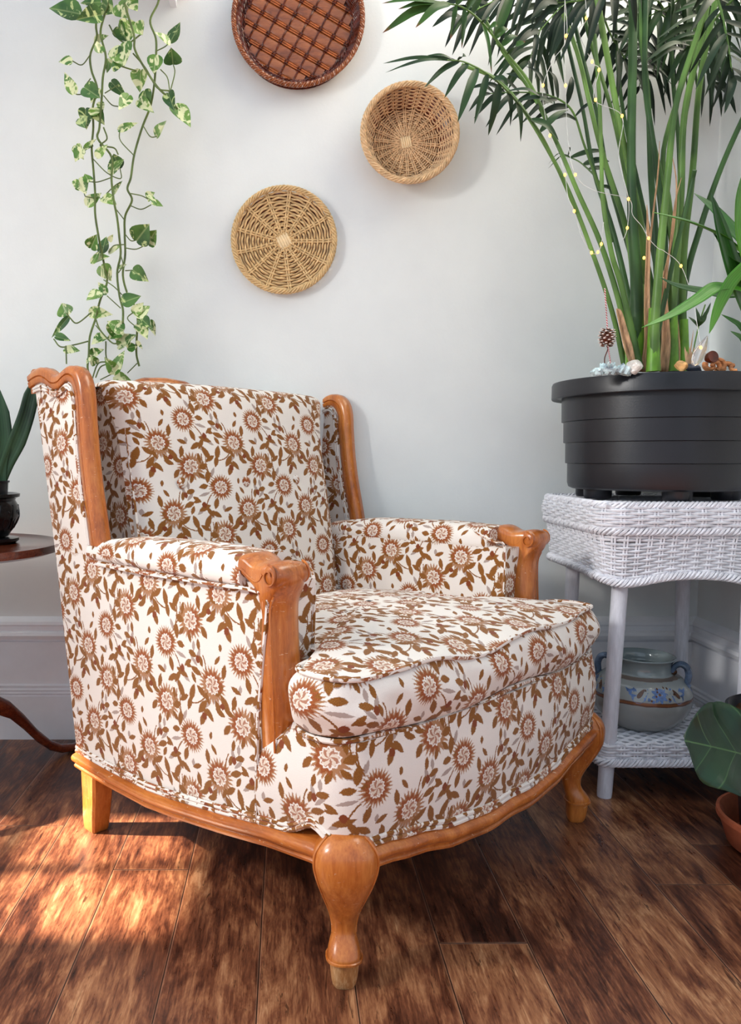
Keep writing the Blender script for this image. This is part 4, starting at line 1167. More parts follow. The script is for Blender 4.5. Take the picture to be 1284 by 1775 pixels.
def petal_out(L, Wd, ang, n=14, ser=0):
    out = []
    for k in range(n):
        a = 2 * pi * k / n; x = L / 2 * cos(a); y = Wd / 2 * sin(a) * (1 - .35 * cos(a)) * (1 + ser * (k % 2)); ca, sa = cos(ang), sin(ang)
        out.append(((x * ca - y * sa) / .11, x * sa + y * ca))
    return out
for a0 in (-.05, 1.6, -1.8):
    mb = MB(); ZC = .100
    for k in range(9): patch(mb, petal_out(.018, .0085, 2 * pi * k / 9), a0 + .011 * cos(2 * pi * k / 9) / .11, ZC + .010 * sin(2 * pi * k / 9))
    for s in (-1, 1):
        patch(mb, petal_out(.046, .028, radians(90 + s * 38), 18, .12), a0 + s * .042 / .11, ZC)
        patch(mb, petal_out(.036, .016, radians(90 - s * 55)), a0 + s * .066 / .11, ZC + .005)
    for q, zz in ((-.024, -.011), (.022, -.012), (-.015, -.015), (.03, .012)): patch(mb, petal_out(.007, .007, 0), a0 + q / .11, ZC + zz)
    mb.build('blue_painted_flowers', MT['blue_glaze'], body)
    mb = MB()
    for s in (-1, 1): patch(mb, petal_out(.024, .009, radians(90 + s * 38)), a0 + s * .042 / .11, ZC, .0014)
    patch(mb, petal_out(.006, .006, 0), a0, ZC, .0014)
    for k in range(10): patch(mb, petal_out(.0045, .0045, 0), a0 + (.021 * cos(k * .9)) / .11 * (1 if k % 2 else 1.7), ZC + .014 * sin(k * 1.7), .0012)
    mb.build('brown_painted_accents', MT['brown_glaze'], body)
for s, ang in ((1, radians(58)), (-1, radians(238))):
    d = Vector((sin(ang), -cos(ang), 0)); e = Vector((cos(ang), sin(ang), 0))
    P_ = [VC + d * r + Vector((0, 0, VZ + z)) for r, z in [(.064, .134), (.070, .148), (.082, .154), (.093, .148), (.098, .134), (.097, .120), (.096, .110), (.100, .104)]]
    mb = MB(); mb.tube(cr(P_, 4), lambda q: .010 + .004 * sin(pi * q), 12, up=tuple(e), squash=.55); mb.build('handle', MT['handle_glaze'], jar)
    mb = MB(); mb.ball(P_[0] + d * .002, .0085, 12, 8, (1, 1, .9)); mb.build('handle_curl', MT['brown_glaze'], jar)
# ================================================================ potted palm
PC = Vector((.850, 1.820, 0)); PZ0 = .6615
palm = thing('potted_palm', 'tall palm with many green canes in a ribbed black planter on the wicker stand', 'potted plant', (PC.x, PC.y, PZ0))
PH = [(0, .020), (.182, .020), (.190, .024), (.193, .034), (.194, .0775), (.1985, .079), (.1995, .125), (.204, .1265), (.205, .173), (.2095, .1745), (.2105, .230), (.222, .231), (.232, .226), (.2335, .228), (.2335, .258), (.2315, .263), (.218, .264), (.210, .258), (.205, .232), (0, .232)]
mb = MB(); mb.lathe([(r, PZ0 + z) for r, z in PH], c=PC, n=120, caps=False); pt = mb.build('planter', MT['black_plastic'], palm, auto=25)
for a in (radians(-98), radians(-170), radians(-40), radians(20), radians(90), radians(150)):
    mb = MB(); c = PC + Vector((.145 * cos(a), .145 * sin(a), 0)); mb.loft([[c + Vector((.030 * sc * cos(q), .030 * sc * sin(q), z)) for q in [2 * pi * k / 20 for k in range(20)]] for z, sc in [(PZ0 - .001, .92), (PZ0 + .004, 1), (PZ0 + .022, 1.02)]]); mb.build('planter_foot', MT['black_plastic'], pt)
mb = MB(); rows = []
for i in range(9):
    r = .207 * i / 8; rows.append([PC + Vector((r * cos(2 * pi * k / 40), r * sin(2 * pi * k / 40), PZ0 + .246 + .012 * (1 - (i / 8) ** 2) + .003 * sin(k * 3.1 + i * 5))) for k in range(40)])
mb.grid(rows, closed=True); mb.build('soil', MT['soil'], palm)
SZ = PZ0 + .25
def yy(Y, k): return Y
# canes: photo points base -> up, base width and depth
random.seed(5)
def clampP(p): return Vector((min(p.x, 1.088), min(p.y, 2.075), p.z))
def cane(pts, Y0, Y1, r0, r1, m='palm_stem', name='cane'):
    n = len(pts); P = [clampP(W(x, y, lerp(Y0, Y1, i / (n - 1)))) for i, (x, y) in enumerate(pts)]
    p0 = P[0].copy(); 
    mb = MB(); mb.tube(cr(P, 6), lambda t: lerp(r0, r1, min(1, t * 1.6) ** .7) * 1.2, 9); return mb.build(name, MT[m], palm)
CA = [
 ([(1083, 640), (1062, 545), (1031, 450), (985, 330), (941, 245), (896, 175), (856, 135), (800, 112)], 1.74, 1.70, .0050, .0030, 'palm_stem'),
 ([(1100, 640), (1072, 520), (1040, 420), (1000, 330), (966, 250), (921, 160), (872, 90), (830, 15), (800, -40)], 1.78, 1.80, .0060, .0032, 'palm_stem'),
 ([(1108, 640), (1090, 520), (1062, 400), (1030, 300), (1010, 190), (985, 80), (960, -40)], 1.84, 1.9, .0070, .0034, 'palm_stem_dark'),
 ([(1112, 640), (1100, 500), (1086, 400), (1045, 270), (1022, 180), (1000, 90), (955, -30)], 1.80, 1.75, .0080, .0038, 'palm_stem'),
 ([(1100, 640), (1104, 560), (1102, 470), (1096, 380), (1094, 250), (1096, 120), (1098, -40)], 1.76, 1.74, .0150, .0075, 'palm_stem_dark'),
 ([(1128, 640), (1120, 520), (1112, 400), (1085, 270), (1060, 140), (1030, -30)], 1.80, 1.74, .0100, .0050, 'palm_stem'),
 ([(1132, 640), (1135, 560), (1145, 430), (1156, 320), (1172, 180), (1212, 50), (1236, -40)], 1.70, 1.66, .0100, .0050, 'palm_stem'),
 ([(1135, 640), (1142, 540), (1136, 420), (1128, 300), (1122, 160), (1104, 20), (1096, -40)], 1.86, 1.92, .0100, .0050, 'palm_stem_dark'),
 ([(1160, 640), (1150, 520), (1150, 400), (1135, 270), (1118, 140), (1120, -40)], 1.84, 1.84, .0110, .0050, 'palm_stem_dark'),
 ([(1165, 640), (1163, 560), (1172, 440), (1180, 330), (1186, 200), (1216, 60), (1232, -40)], 1.76, 1.70, .0110, .0055, 'palm_stem'),
 ([(1185, 635), (1182, 520), (1186, 420), (1200, 300), (1212, 150), (1236, 20), (1250, -40)], 1.78, 1.72, .0085, .0050, 'palm_stem'),
 ([(1182, 635), (1186, 500), (1215, 390), (1250, 290), (1290, 200), (1330, 120)], 1.80, 1.70, .0070, .0045, 'palm_stem_dark'),
 ([(1170, 640), (1172, 500), (1160, 360), (1150, 260), (1190, 120), (1215, 0)], 1.88, 1.92, .0080, .0045, 'palm_stem'),
 ([(1120, 640), (1108, 500), (1075, 380), (1052, 300), (1035, 200), (1000, 60), (980, -40)], 1.86, 1.95, .0070, .0036, 'palm_stem_dark'),
 ([(1145, 640), (1130, 500), (1096, 360), (1062, 200), (1020, 60), (1000, -40)], 1.88, 1.95, .0075, .0036, 'palm_stem'),
 ([(1110, 640), (1078, 500), (1060, 440), (1045, 350), (1042, 270), (1038, 160), (1030, 60)], 1.72, 1.70, .0060, .0034, 'palm_stem'),
 ([(1150, 640), (1140, 480), (1108, 330), (1075, 160), (1062, -40)], 1.90, 1.98, .0070, .0036, 'palm_stem_dark'),
 ([(1128, 640), (1160, 480), (1196, 330), (1204, 295)], 1.73, 1.68, .0050, .0036, 'palm_stem_dark'),
 ([(1178, 640), (1168, 460), (1150, 330), (1128, 220), (1112, 60), (1110, -40)], 1.83, 1.85, .0060, .0040, 'palm_stem'),
 ([(1155, 640), (1166, 500), (1178, 380), (1176, 250), (1165, 120), (1160, -40)], 1.92, 1.98, .0060, .0040, 'palm_stem_dark')]
for a in CA: cane(*a)
# swollen green cane feet, dry husks
for x, w, Y, h in ((1095, .012, 1.75, 70), (1104, .018, 1.76, 150), (1132, .013, 1.70, 110), (1163, .014, 1.75, 105), (1184, .012, 1.77, 90), (1086, .009, 1.74, 60)):
    a, c = W(x, 644, Y), W(x + random.uniform(-4, 2), 644 - h, Y)
    mb = MB(); mb.tube([a.lerp(c, k / 8) for k in range(9)], lambda t, w=w: w * (1.12 - .35 * t), 12); mb.build('cane_foot', MT['palm_base'], palm)
for pts, w, Y in [([(1100, 642), (1085, 600), (1072, 545), (1068, 535)], .020, 1.725), ([(1112, 645), (1120, 590), (1119, 520), (1122, 420), (1121, 355)], .016, 1.735), ([(1146, 645), (1150, 590), (1147, 500), (1145, 450)], .022, 1.735), ([(1172, 640), (1172, 580), (1166, 500)], .012, 1.76), ([(1152, 500), (1160, 430), (1170, 350), (1181, 308)], .004, 1.70), ([(1150, 480), (1166, 400), (1172, 320), (1162, 255)], .004, 1.72), ([(1118, 500), (1128, 400), (1140, 300), (1143, 245)], .004, 1.76)]:
    mb = MB(); blade(mb, cr([W(x, y, Y) for x, y in pts], 5), w, (.1, -1, 0), [(0, 1), (.3, 1), (.7, .6), (1, .05)], .8); mb.build('dry_husk', MT['husk'], palm, solid=.0015)

def frond(name, rach, Y0, Y1, leaf, m='palm_leaf', r=.003, depth=.05, seed=0):
    """rach: photo points along the rachis; leaf: list of (t along rachis, tip photo x, tip photo y, width, droop)"""
    n = len(rach); P = cr([clampP(W(x, y, lerp(Y0, Y1, i / (n - 1)))) for i, (x, y) in enumerate(rach)], 8)
    R_ = random.Random(seed)
    mb = MB(); mb.tube(P, lambda t: lerp(r, r * .35, t), 7); ra = mb.build('frond_rib', MT['palm_stem'], palm)
    mb = MB()
    for (t, tx, ty, w, dr) in leaf:
        i = min(len(P) - 1, int(t * (len(P) - 1))); a = P[i]; Yt = a.y + R_.uniform(-depth, depth); T_ = clampP(W(tx, ty, min(Yt, 2.06)))
        L = (T_ - a).length; mid = a.lerp(T_, .5) + Vector((0, -.01, dr * L)); 
        pth = cr([a, mid, T_], 6)
        blade(mb, pth, w * .8, (R_.uniform(-.5, .5), -1, R_.uniform(0, .9)), [(0, .25), (.12, .8), (.35, 1), (.7, .75), (.9, .35), (1, .02)], .3)
    mb.build('leaflets', MT[m], ra)
def auto_leaf(rach, t0, t1, n, L0, L1, a0, a1, w, sides=(-1, 1), seed=0, dr=.10, down=0):
    """leaflets fanned off the rachis in the plane of the frond (photo-plane directions at its depth)"""
    R_ = random.Random(seed); out = []; m = len(rach); C_ = cr([(x, y, 0) for x, y in rach], 8)
    for s in sides:
        for k in range(n):
            t = lerp(t0, t1, k / (n - 1)) + R_.uniform(-.01, .01); i = min(len(C_) - 2, max(1, int(t * (len(C_) - 1))))
            d = (C_[i + 1] - C_[i - 1]).normalized(); an = radians(lerp(a0, a1, k / (n - 1)) + R_.uniform(-6, 6)) * s
            dx, dy = d.x * cos(an) - d.y * sin(an), d.x * sin(an) + d.y * cos(an)
            L = lerp(L0, L1, abs(2 * k / (n - 1) - 1) ** 1.5) * R_.uniform(.85, 1.1)
            out.append((t, C_[i].x + dx * L, C_[i].y + dy * L + down * L, w * R_.uniform(.8, 1.1), dr))
    return out
# the two fronds reaching left
r1 = [(966, 250), (921, 150), (880, 95), (836, 40), (800, 12), (760, 5)]
frond('f', r1, 1.72, 1.62, [(1.0, 662, 6, .020, .0), (.98, 690, 16, .018, .0), (.95, 663, 57, .024, .06), (.9, 720, 48, .022, .08), (.86, 780, 68, .013, .05), (.78, 800, 84, .013, .06), (.74, 780, 68, .012, .04), (.85, 820, -40, .020, 0), (.75, 850, -60, .022, 0),
   (.62, 848, 35, .018, .03), (.55, 862, 45, .018, .03), (.5, 880, 50, .019, .03), (.45, 897, 62, .020, .03), (.4, 910, 72, .022, .02), (.62, 852, 128, .010, .05), (.7, 840, -30, .02, 0), (.5, 900, -50, .024, 0)], 'palm_tip', .0036, .03, 1)
r2 = [(1000, 370), (965, 290), (935, 230), (890, 170), (850, 132), (806, 108), (775, 104)]
frond('f', r2, 1.70, 1.56, [(1.0, 664, 110, .010, .02), (.97, 668, 126, .009, .04), (.96, 690, 118, .008, .02), (.93, 705, 102, .012, -.02), (.95, 740, 96, .010, 0), (.88, 735, 152, .016, .05), (.82, 770, 170, .018, .05), (.76, 793, 212, .022, .04), (.9, 808, 98, .012, .02),
   (.70, 822, 215, .018, .04), (.66, 880, 150, .018, .05), (.62, 846, 235, .022, .05), (.55, 884, 219, .018, .05), (.48, 902, 246, .018, .05), (.55, 940, 170, .022, .06), (.48, 960, 180, .022, .06), (.4, 968, 243, .022, .06), (.35, 985, 190, .02, .06)], 'palm_leaf', .0034, .03, 2)
r3 = [(1040, 330), (1012, 250), (990, 190), (950, 165), (900, 160), (850, 162)]
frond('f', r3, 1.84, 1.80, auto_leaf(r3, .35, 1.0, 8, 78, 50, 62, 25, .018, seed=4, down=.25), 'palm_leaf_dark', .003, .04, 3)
r4 = [(1060, 420), (1045, 330), (1010, 285), (975, 268)]
frond('f', r4, 1.86, 1.92, [(.9, 1050, 262, .018, .03), (.7, 1056, 280, .022, .03), (1.0, 950, 285, .006, .2), (.95, 985, 256, .006, .2), (.85, 950, 292, .005, .2), (.6, 1060, 300, .020, .03), (.4, 1062, 336, .012, .03)], 'palm_leaf', .003, .03, 4)
# crown of dark fronds along the top, most of it above the frame
tops = [([(955, -30), (905, -20), (860, 0), (800, 30)], 1.80, 1.72, 11), ([(1000, -40), (950, 20), (930, 70), (915, 110)], 1.95, 2.0, 12), ([(1030, -30), (1050, 40), (1075, 90), (1110, 130)], 1.95, 1.98, 13),
        ([(1062, -40), (1020, -10), (975, 10), (930, 60)], 1.9, 1.85, 14), ([(1100, -40), (1130, 10), (1180, 50), (1240, 90)], 1.96, 1.98, 15), ([(1110, -40), (1160, 30), (1200, 90), (1240, 150)], 1.97, 2.02, 16),
        ([(1232, -40), (1250, 20), (1262, 80), (1270, 140)], 1.66, 1.62, 17), ([(1240, -60), (1200, -20), (1160, 10), (1100, 40)], 1.9, 1.92, 18), ([(1160, -40), (1140, 20), (1120, 80), (1108, 150)], 2.0, 2.02, 19),
        ([(1098, -60), (1060, -20), (1010, 0), (960, 5)], 1.7, 1.66, 20), ([(1290, -20), (1250, 20), (1220, 60), (1180, 90)], 1.75, 1.8, 21), ([(980, -60), (940, -30), (900, -25), (850, -30)], 1.9, 1.9, 22), ([(1210, -60), (1250, -20), (1290, 0), (1330, 40)], 1.8, 1.75, 23), ([(1120, -60), (1180, -20), (1240, -10), (1300, 20)], 1.9, 1.85, 24)]
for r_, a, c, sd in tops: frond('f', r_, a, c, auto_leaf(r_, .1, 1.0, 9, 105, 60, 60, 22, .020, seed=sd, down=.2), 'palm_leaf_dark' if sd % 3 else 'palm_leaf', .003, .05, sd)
# a seedling and a grass blade in the pot
mb = MB(); mb.tube(cr([W(1196, 642, 1.70), W(1203, 600, 1.70), W(1212, 560, 1.70), W(1222, 528, 1.70)], 5), .0016, 6); sd = mb.build('seedling_stem', MT['palm_stem'], palm)
mb = MB()
for t in ((1193, 549), (1206, 533), (1210, 540), (1216, 546), (1232, 524), (1222, 540), (1225, 545)): blade(mb, cr([W(1209, 566, 1.70), W((1209 + t[0]) / 2 + 2, (566 + t[1]) / 2, 1.69), W(t[0], t[1], 1.70)], 4), .007, (.1, -1, .2))
mb.build('seedling_leaves', MT['palm_leaf'], sd)
mb = MB(); blade(mb, cr([W(1190, 640, 1.70), W(1196, 610, 1.70), W(1202, 570, 1.70)], 4), .003, (0, -1, 0)); mb.build('dry_husk', MT['husk'], palm)
mb = MB()
for k in range(5): blade(mb, cr([W(1194, 646, 1.69), W(1190 + k * 3, 625, 1.69), W(1186 + k * 4, 600 + (k % 2) * 8, 1.69)], 4), .006, (0, -1, 0))
mb.build('dry_husk', MT['husk'], palm)

# ---------------------------------------------------------------- small things in the planter
def rock(name, label, cat, c, sc, m, seed, group=None, det=3, rough=.28):
    import bmesh
    R_ = random.Random(seed); bm = bmesh.new(); bmesh.ops.create_icosphere(bm, subdivisions=det, radius=1)
    ax = [Vector((R_.uniform(-1, 1), R_.uniform(-1, 1), R_.uniform(-1, 1))).normalized() for _ in range(16)]
    for v in bm.verts:
        d = v.co.normalized(); k = min(1.15, min((.72 + .22 * (i % 3) / 2) / max(.01, d.dot(a)) if d.dot(a) > .3 else 9 for i, a in enumerate(ax))); v.co = d * k * (1 + R_.uniform(-rough, rough) * .15)
        v.co = Vector((v.co.x * sc[0], v.co.y * sc[1], v.co.z * sc[2]))
    me = bpy.data.meshes.new(name); bm.to_mesh(me); bm.free(); me.materials.append(m)
    o = bpy.data.objects.new(name, me); COL.objects.link(o); o.location = c; tag(o, label, cat, group); return o
MT['crystal'] = simple('pale_blue_crystal', (176, 196, 214), .18, .7, .3, 60, .004, 60)
MT['quartz'] = simple('milky_quartz', (206, 200, 192), .25, .6, .2, 40, .004, 50)
MT['tan_stone'] = simple('tan_stone', (200, 152, 98), .6, .4, .3, 40, .003, 60)
MT['slate'] = simple('dark_slate', (52, 58, 70), .5, .5, .3, 40, .003, 60)
MT['driftwood'] = simple('curled_wood', (186, 124, 78), .6, .3, .3, 34, .002, 60, (1, 1, 3))
zs = PZ0 + .2645
c = W(1066, 636, 1.615)
cry = thing('celestite_cluster', 'pale blue crystal cluster lying on the left rim of the black planter', 'crystal', (c.x, c.y, zs))
R_ = random.Random(2)
mb = MB()
for k in range(70):
    u = R_.uniform(-1, 1); v = R_.uniform(-.5, .5); h = (1 - abs(u) ** 1.6) * R_.uniform(.006, .017) + .003
    p = Vector((c.x + u * .040, 1.632 + v * .024, zs + h * .35)); ax = Vector((u * .8 + R_.uniform(-.5, .5), R_.uniform(-.8, .2), 1)).normalized(); s1 = ax.orthogonal().normalized(); s2 = ax.cross(s1); w = R_.uniform(.003, .0055)
    ring = lambda hh, ww: [p + ax * hh + (s1 * cos(q) + s2 * sin(q)) * ww for q in [2 * pi * j / 6 for j in range(6)]]
    mb.loft([ring(-.008, w), ring(h * .55, w), ring(h * .9, w * .25)])
mb.build('crystal_points', MT['crystal'], cry, smooth=False)
mb = MB(); mb.loft([[Vector((c.x + .040 * f * cos(q), 1.632 + .016 * f * sin(q), z)) for q in [2 * pi * j / 14 for j in range(14)]] for z, f in ((zs, .9), (zs + .006, 1), (zs + .010, .7))]); mb.build('crystal_base', MT['crystal'], cry, smooth=False)
c = W(1105, 634, 1.615); rock('quartz_stone', 'milky white quartz lump beside the blue crystal on the planter', 'stone', (c.x, 1.625, zs + .011), (.017, .013, .015), MT['quartz'], 8)
c = W(1187, 633, 1.60); rock('tan_stone', 'tan pebble at the front of the planter between the palm canes and the slate', 'stone', (c.x, 1.612, zs + .009), (.013, .011, .012), MT['tan_stone'], 4)
c = W(1208, 636, 1.60); rock('slate_stone', 'dark slate stone between the tan pebble and the curled wood', 'stone', (c.x, 1.618, zs + .007), (.019, .011, .009), MT['slate'], 6)
c = W(1240, 632, 1.60)
dw = thing('curled_wood', 'bundle of curled wood pieces with a round brown cut end on the planter rim', 'wood curls', (c.x, c.y, zs))
def curl(px, py, r, rr, ang, Y=1.615, mname='driftwood', turn=1.2):
    mb = MB(); cc = W(px, py, Y); mb.tube([cc + Vector((r * cos(a), .006 * sin(a * .5 + ang), r * .9 * sin(a))) for a in [ang + turn * pi * k / 14 for k in range(15)]], lambda t: rr * (1 - .3 * t), 9); return mb.build('wood_curl', MT[mname], dw)
curl(1247, 632, .012, .0060, 4.2); curl(1227, 634, .009, .006, 2.6); curl(1262, 636, .008, .0055, .5); curl(1240, 636, .010, .005, 5.5, 1.605); curl(1272, 638, .006, .005, 1.5)
mb = MB(); cc = W(1236, 618, 1.60); Mx = Matrix.Rotation(radians(80), 4, 'X') @ Matrix.Rotation(.2, 4, 'Y'); mb.lathe([(0, .0), (.009, .0005), (.0115, .001), (.0122, -.001), (.011, -.010), (.006, -.018), (0, -.019)], c=cc, n=26, caps=False, M=Mx); mb.build('cut_end', MT['brown_dark'], dw)
# pine cone ornament on a red and white string
MT['cone_scale'] = simple('frosted_cone_scale', (110, 74, 58), .6, .3, .3, 40)
MT['frost'] = simple('frost', (228, 214, 208), .5, .4, .1)
MT['red_cord'] = simple('red_cord', (176, 34, 52), .8, .2, .2); MT['white_cord'] = simple('white_cord', (226, 220, 216), .8, .2, .1)
cc = W(1052, 586, 1.66)
pcn = thing('pine_cone_ornament', 'small frosted pine cone on a red and white string left of the palm', 'ornament', cc)
mb = MB(); mb.ball(cc, .010, 12, 8, (1, 1, 1.3)); mb.build('cone_core', MT['brown_dark'], pcn)
mb = MB(); mf = MB()
for k in range(52):
    ph = k * 2.39996; f = (k + .5) / 52; z = lerp(-.017, .018, f); rr = .0145 * sqrt(max(.05, 1 - (z / .021) ** 2))
    d = Vector((cos(ph), sin(ph), 0)); p = cc + d * (rr * .75) + Vector((0, 0, z)); t_ = (d + Vector((0, 0, .25))).normalized(); s_ = Vector((-sin(ph), cos(ph), 0)); n_ = t_.cross(s_)
    for mm, o_, w_, h_ in ((mb, 0, .0042, .0016), (mf, .0045, .0028, .0012)):
        ring = lambda dd, ww, hh: [p + t_ * dd + s_ * (ww * cos(q)) + n_ * (hh * sin(q)) for q in [2 * pi * j / 8 for j in range(8)]]
        mm.loft([ring(o_ - .002, w_ * .6, h_ * .6), ring(o_ + .002, w_, h_), ring(o_ + .005 - (.002 if o_ else 0), w_ * .7, h_ * .6)])
mb.build('cone_scales', MT['cone_scale'], pcn); mf.build('frosted_tips', MT['frost'], pcn)
def twine(a, c, n=60, turns=16, r=.0009):
    for q, mm in ((0, 'red_cord'), (pi, 'white_cord')):
        mb = MB(); mb.tube([Vector(a).lerp(Vector(c), i / n) + Vector((r * cos(q + turns * 2 * pi * i / n), r * sin(q + turns * 2 * pi * i / n), 0)) for i in range(n + 1)], .0009, 5); mb.build('string', MT[mm], pcn)
twine(W(1048, 500, 1.70), cc + Vector((0, 0, .018))); twine(cc - Vector((-.002, 0, .016)), W(1058, 630, 1.66), 40, 9)
mb = MB(); mb.tube(cr([cc - Vector((0, 0, .016)), W(1053, 606, 1.66), W(1048, 620, 1.66), W(1048, 634, 1.66)], 5), .0012, 6); mb.build('hook_wire', MT['brown_dark'], pcn)
# clear pointed glass ornament with a lit bulb in it
def glass():
    t = NT('clear_glass'); return t.out((1, 1, 1, 1), .08, .5, Transmission_Weight=.85, IOR=1.35)
MT['glass'] = glass()
a, c = W(1203, 632, 1.585), W(1226, 582, 1.585)
gl = thing('glass_drop', 'clear pointed glass drop leaning on the planter with a warm light inside', 'ornament', a)
mb = MB(); ax = c - a; s1 = Vector((ax.z, 0, -ax.x)).normalized(); s2 = Vector((0, 1, 0))
mb.loft([[a + ax * u + s1 * (w * cos(q)) + s2 * (w * .7 * sin(q)) for q in [2 * pi * j / 16 for j in range(16)]] for u, w in ((-.05, .001), (.0, .006), (.15, .0105), (.35, .0120), (.6, .0095), (.82, .0055), (1, .001))]); mb.build('drop', MT['glass'], gl)
# ---------------------------------------------------------------- string lights
def emis(name, rgb, s):
    m = bpy.data.materials.new(name); m.use_nodes = True; b_ = m.node_tree.nodes['Principled BSDF']; b_.inputs['Base Color'].default_value = lin(rgb); b_.inputs['Emission Color'].default_value = lin(rgb); b_.inputs['Emission Strength'].default_value = s; return m
MT['bulb'] = emis('warm_bulb', (255, 184, 76), 3.0)
BL = [(1010, -40), (1016, 31), (1003, 55), (1026, 107), (1038, 121), (1030, 173), (1078, 201), (1072, 270), (1089, 345), (1087, 395), (1078, 420)]
B2 = [(975, -40), (982, 62), (958, 105), (941, 148), (943, 190), (953, 235), (968, 268), (979, 303), (984, 340), (995, 366), (1008, 410), (1025, 438), (1036, 437), (1042, 423), (1046, 385)]
B3 = [(979, -20), (978, 64), (980, 148), (984, 240), (997, 303), (1030, 330), (1089, 345), (1096, 372), (1112, 392), (1124, 413), (1140, 430), (1152, 436), (1180, 461), (1200, 520), (1214, 600)]
BU = [(1016, 31), (981, 62), (1026, 107), (1038, 121), (941, 148), (980, 148), (1032, 173), (1078, 201), (953, 235), (979, 303), (997, 303), (1089, 345), (995, 366), (1087, 395), (1124, 413), (1042, 423), (1025, 438), (1036, 437), (1116, 447), (1180, 461), (1214, 603)]
sl = thing('string_lights', 'fine wire string of tiny warm lights wound through the palm canes', 'string lights', W(1089, 345, 1.66))
for L_ in (BL, B2, B3):
    mb = MB(); mb.tube(cr([W(x, y, 1.655 if y < 500 else 1.655 - (y - 500) * .0007) for x, y in L_], 6), .0006, 5); mb.build('wire', MT['cord_white'], sl)
for x, y in BU:
    mb = MB(); mb.ball(W(x, y, 1.652 if y < 500 else 1.585), .0027, 8, 6, (1, 1, 1.3)); mb.build('bulb', MT['bulb'], sl)
# ================================================================ lance-leaved plant at the right edge
DC = Vector((1.00, 1.17, 0))
dr = thing('dracaena', 'bright green lance-leaved plant reaching in from the right edge in front of the palm', 'potted plant', DC)
mb = MB(); mb.lathe([(.06, 0), (.078, .005), (.095, .16), (.102, .165), (.102, .185), (.094, .185), (.09, .16), (0, .16)], c=DC, n=40); mb.build('pot', MT['terracotta'], dr)
CRW = W(1300, 470, 1.24)
mb = MB(); mb.tube(cr([DC + Vector((0, 0, .155)), DC + Vector((-.03, .01, .5)), CRW + Vector((.05, -.02, -.22)), CRW + Vector((.01, 0, -.03))], 8), lambda t: lerp(.012, .007, t), 10); mb.build('stem', MT['palm_stem'], dr)
DL = [([(1300, 455), (1250, 412), (1200, 388), (1132, 368)], 1.24, 1.16, .026, 'dracaena', (.1, -.6, 1)), ([(1300, 545), (1272, 480), (1248, 400), (1232, 335)], 1.22, 1.18, .034, 'dracaena_dark', (.5, -1, .1)),
      ([(1300, 440), (1268, 400), (1235, 362), (1203, 335)], 1.26, 1.30, .024, 'dracaena_dark', (0, -.7, .8)), ([(1300, 470), (1284, 400), (1281, 340), (1290, 290)], 1.20, 1.14, .040, 'dracaena', (.6, -1, 0)),
      ([(1300, 500), (1262, 512), (1215, 506), (1172, 496), (1143, 481)], 1.24, 1.22, .020, 'dracaena_dark', (0, -.7, .8)), ([(1300, 505), (1270, 500), (1240, 499), (1205, 522), (1160, 548), (1112, 568)], 1.20, 1.12, .018, 'dracaena', (0, -.7, .8)),
      ([(1300, 455), (1268, 485), (1248, 520), (1236, 552), (1229, 578)], 1.18, 1.14, .018, 'dracaena', (.5, -1, .2)), ([(1300, 460), (1262, 440), (1236, 404)], 1.22, 1.2, .022, 'dracaena_dark', (.2, -.8, .6)),
      ([(1300, 575), (1276, 560), (1250, 545)], 1.26, 1.28, .010, 'dracaena_dark', (0, -.8, .5)), ([(1300, 600), (1284, 585), (1266, 574)], 1.26, 1.28, .010, 'dracaena_dark', (0, -.8, .5)), ([(1300, 470), (1340, 380), (1370, 300)], 1.2, 1.2, .034, 'dracaena', (0, -1, .2)), ([(1300, 480), (1370, 450), (1430, 470)], 1.2, 1.15, .03, 'dracaena', (0, -.4, 1)), ([(1300, 470), (1330, 400), (1320, 320)], 1.3, 1.38, .03, 'dracaena_dark', (0, -1, .2))]
for pts, Y0, Y1, w, m, nh in DL:
    n = len(pts); mb = MB(); P_ = [W(x, y, lerp(Y0, Y1, i / (n - 1))) for i, (x, y) in enumerate(pts)]; P_ = [CRW] + P_
    blade(mb, cr(P_, 7), w * 1.25, nh, [(0, .35), (.25, .8), (.5, 1), (.75, .72), (.92, .3), (1, .02)], .22); mb.build('leaf', MT[m], dr, solid=.0006)

# ================================================================ fiddle-leaf fig
def fig_mat():
    t = NT('fiddle_leaf'); v = t.tex(); u, w, _ = t.sep(t.tex('UV'))
    c = t.ramp(t.noise(v, 14, 3), [(.3, lin((16, 36, 22))), (.7, lin((28, 56, 32)))])
    aw = t.M('ABSOLUTE', w); mid = t.rng(aw, .012, .004)
    br = t.M('ABSOLUTE', t.M('SUBTRACT', t.M('FRACT', t.M('MULTIPLY', t.M('SUBTRACT', u, t.M('MULTIPLY', aw, .55)), 4.5)), .5)); side = t.rng(br, .035, .012)
    c = t.mix(t.M('MAXIMUM', mid, t.M('MULTIPLY', side, .55)), c, lin((66, 96, 56)))
    t.bump(t.rng(br, .25, 0), .4, .004)
    return t.out(c, .36, .35)
MT['fig'] = fig_mat()
FC = Vector((.968, 1.450, 0))
fg = thing('fiddle_leaf_fig', 'fiddle-leaf fig in a black nursery pot standing in a terracotta pot by the right edge', 'potted plant', FC)
mb = MB(); mb.lathe([(0, .0), (.100, .0), (.112, .008), (.124, .045), (.128, .056), (.132, .058), (.132, .068), (.126, .069), (.118, .058), (.106, .016), (0, .012)], c=FC, n=64, caps=False); mb.build('terracotta_bowl', MT['terracotta'], fg)
mb = MB(); mb.lathe([(0, .013), (.083, .013), (.088, .018), (.110, .245), (.122, .252), (.125, .275), (.120, .277), (.114, .270), (.108, .252), (0, .250)], c=FC, n=64, caps=False); mb.build('nursery_pot', MT['black_plastic'], fg)
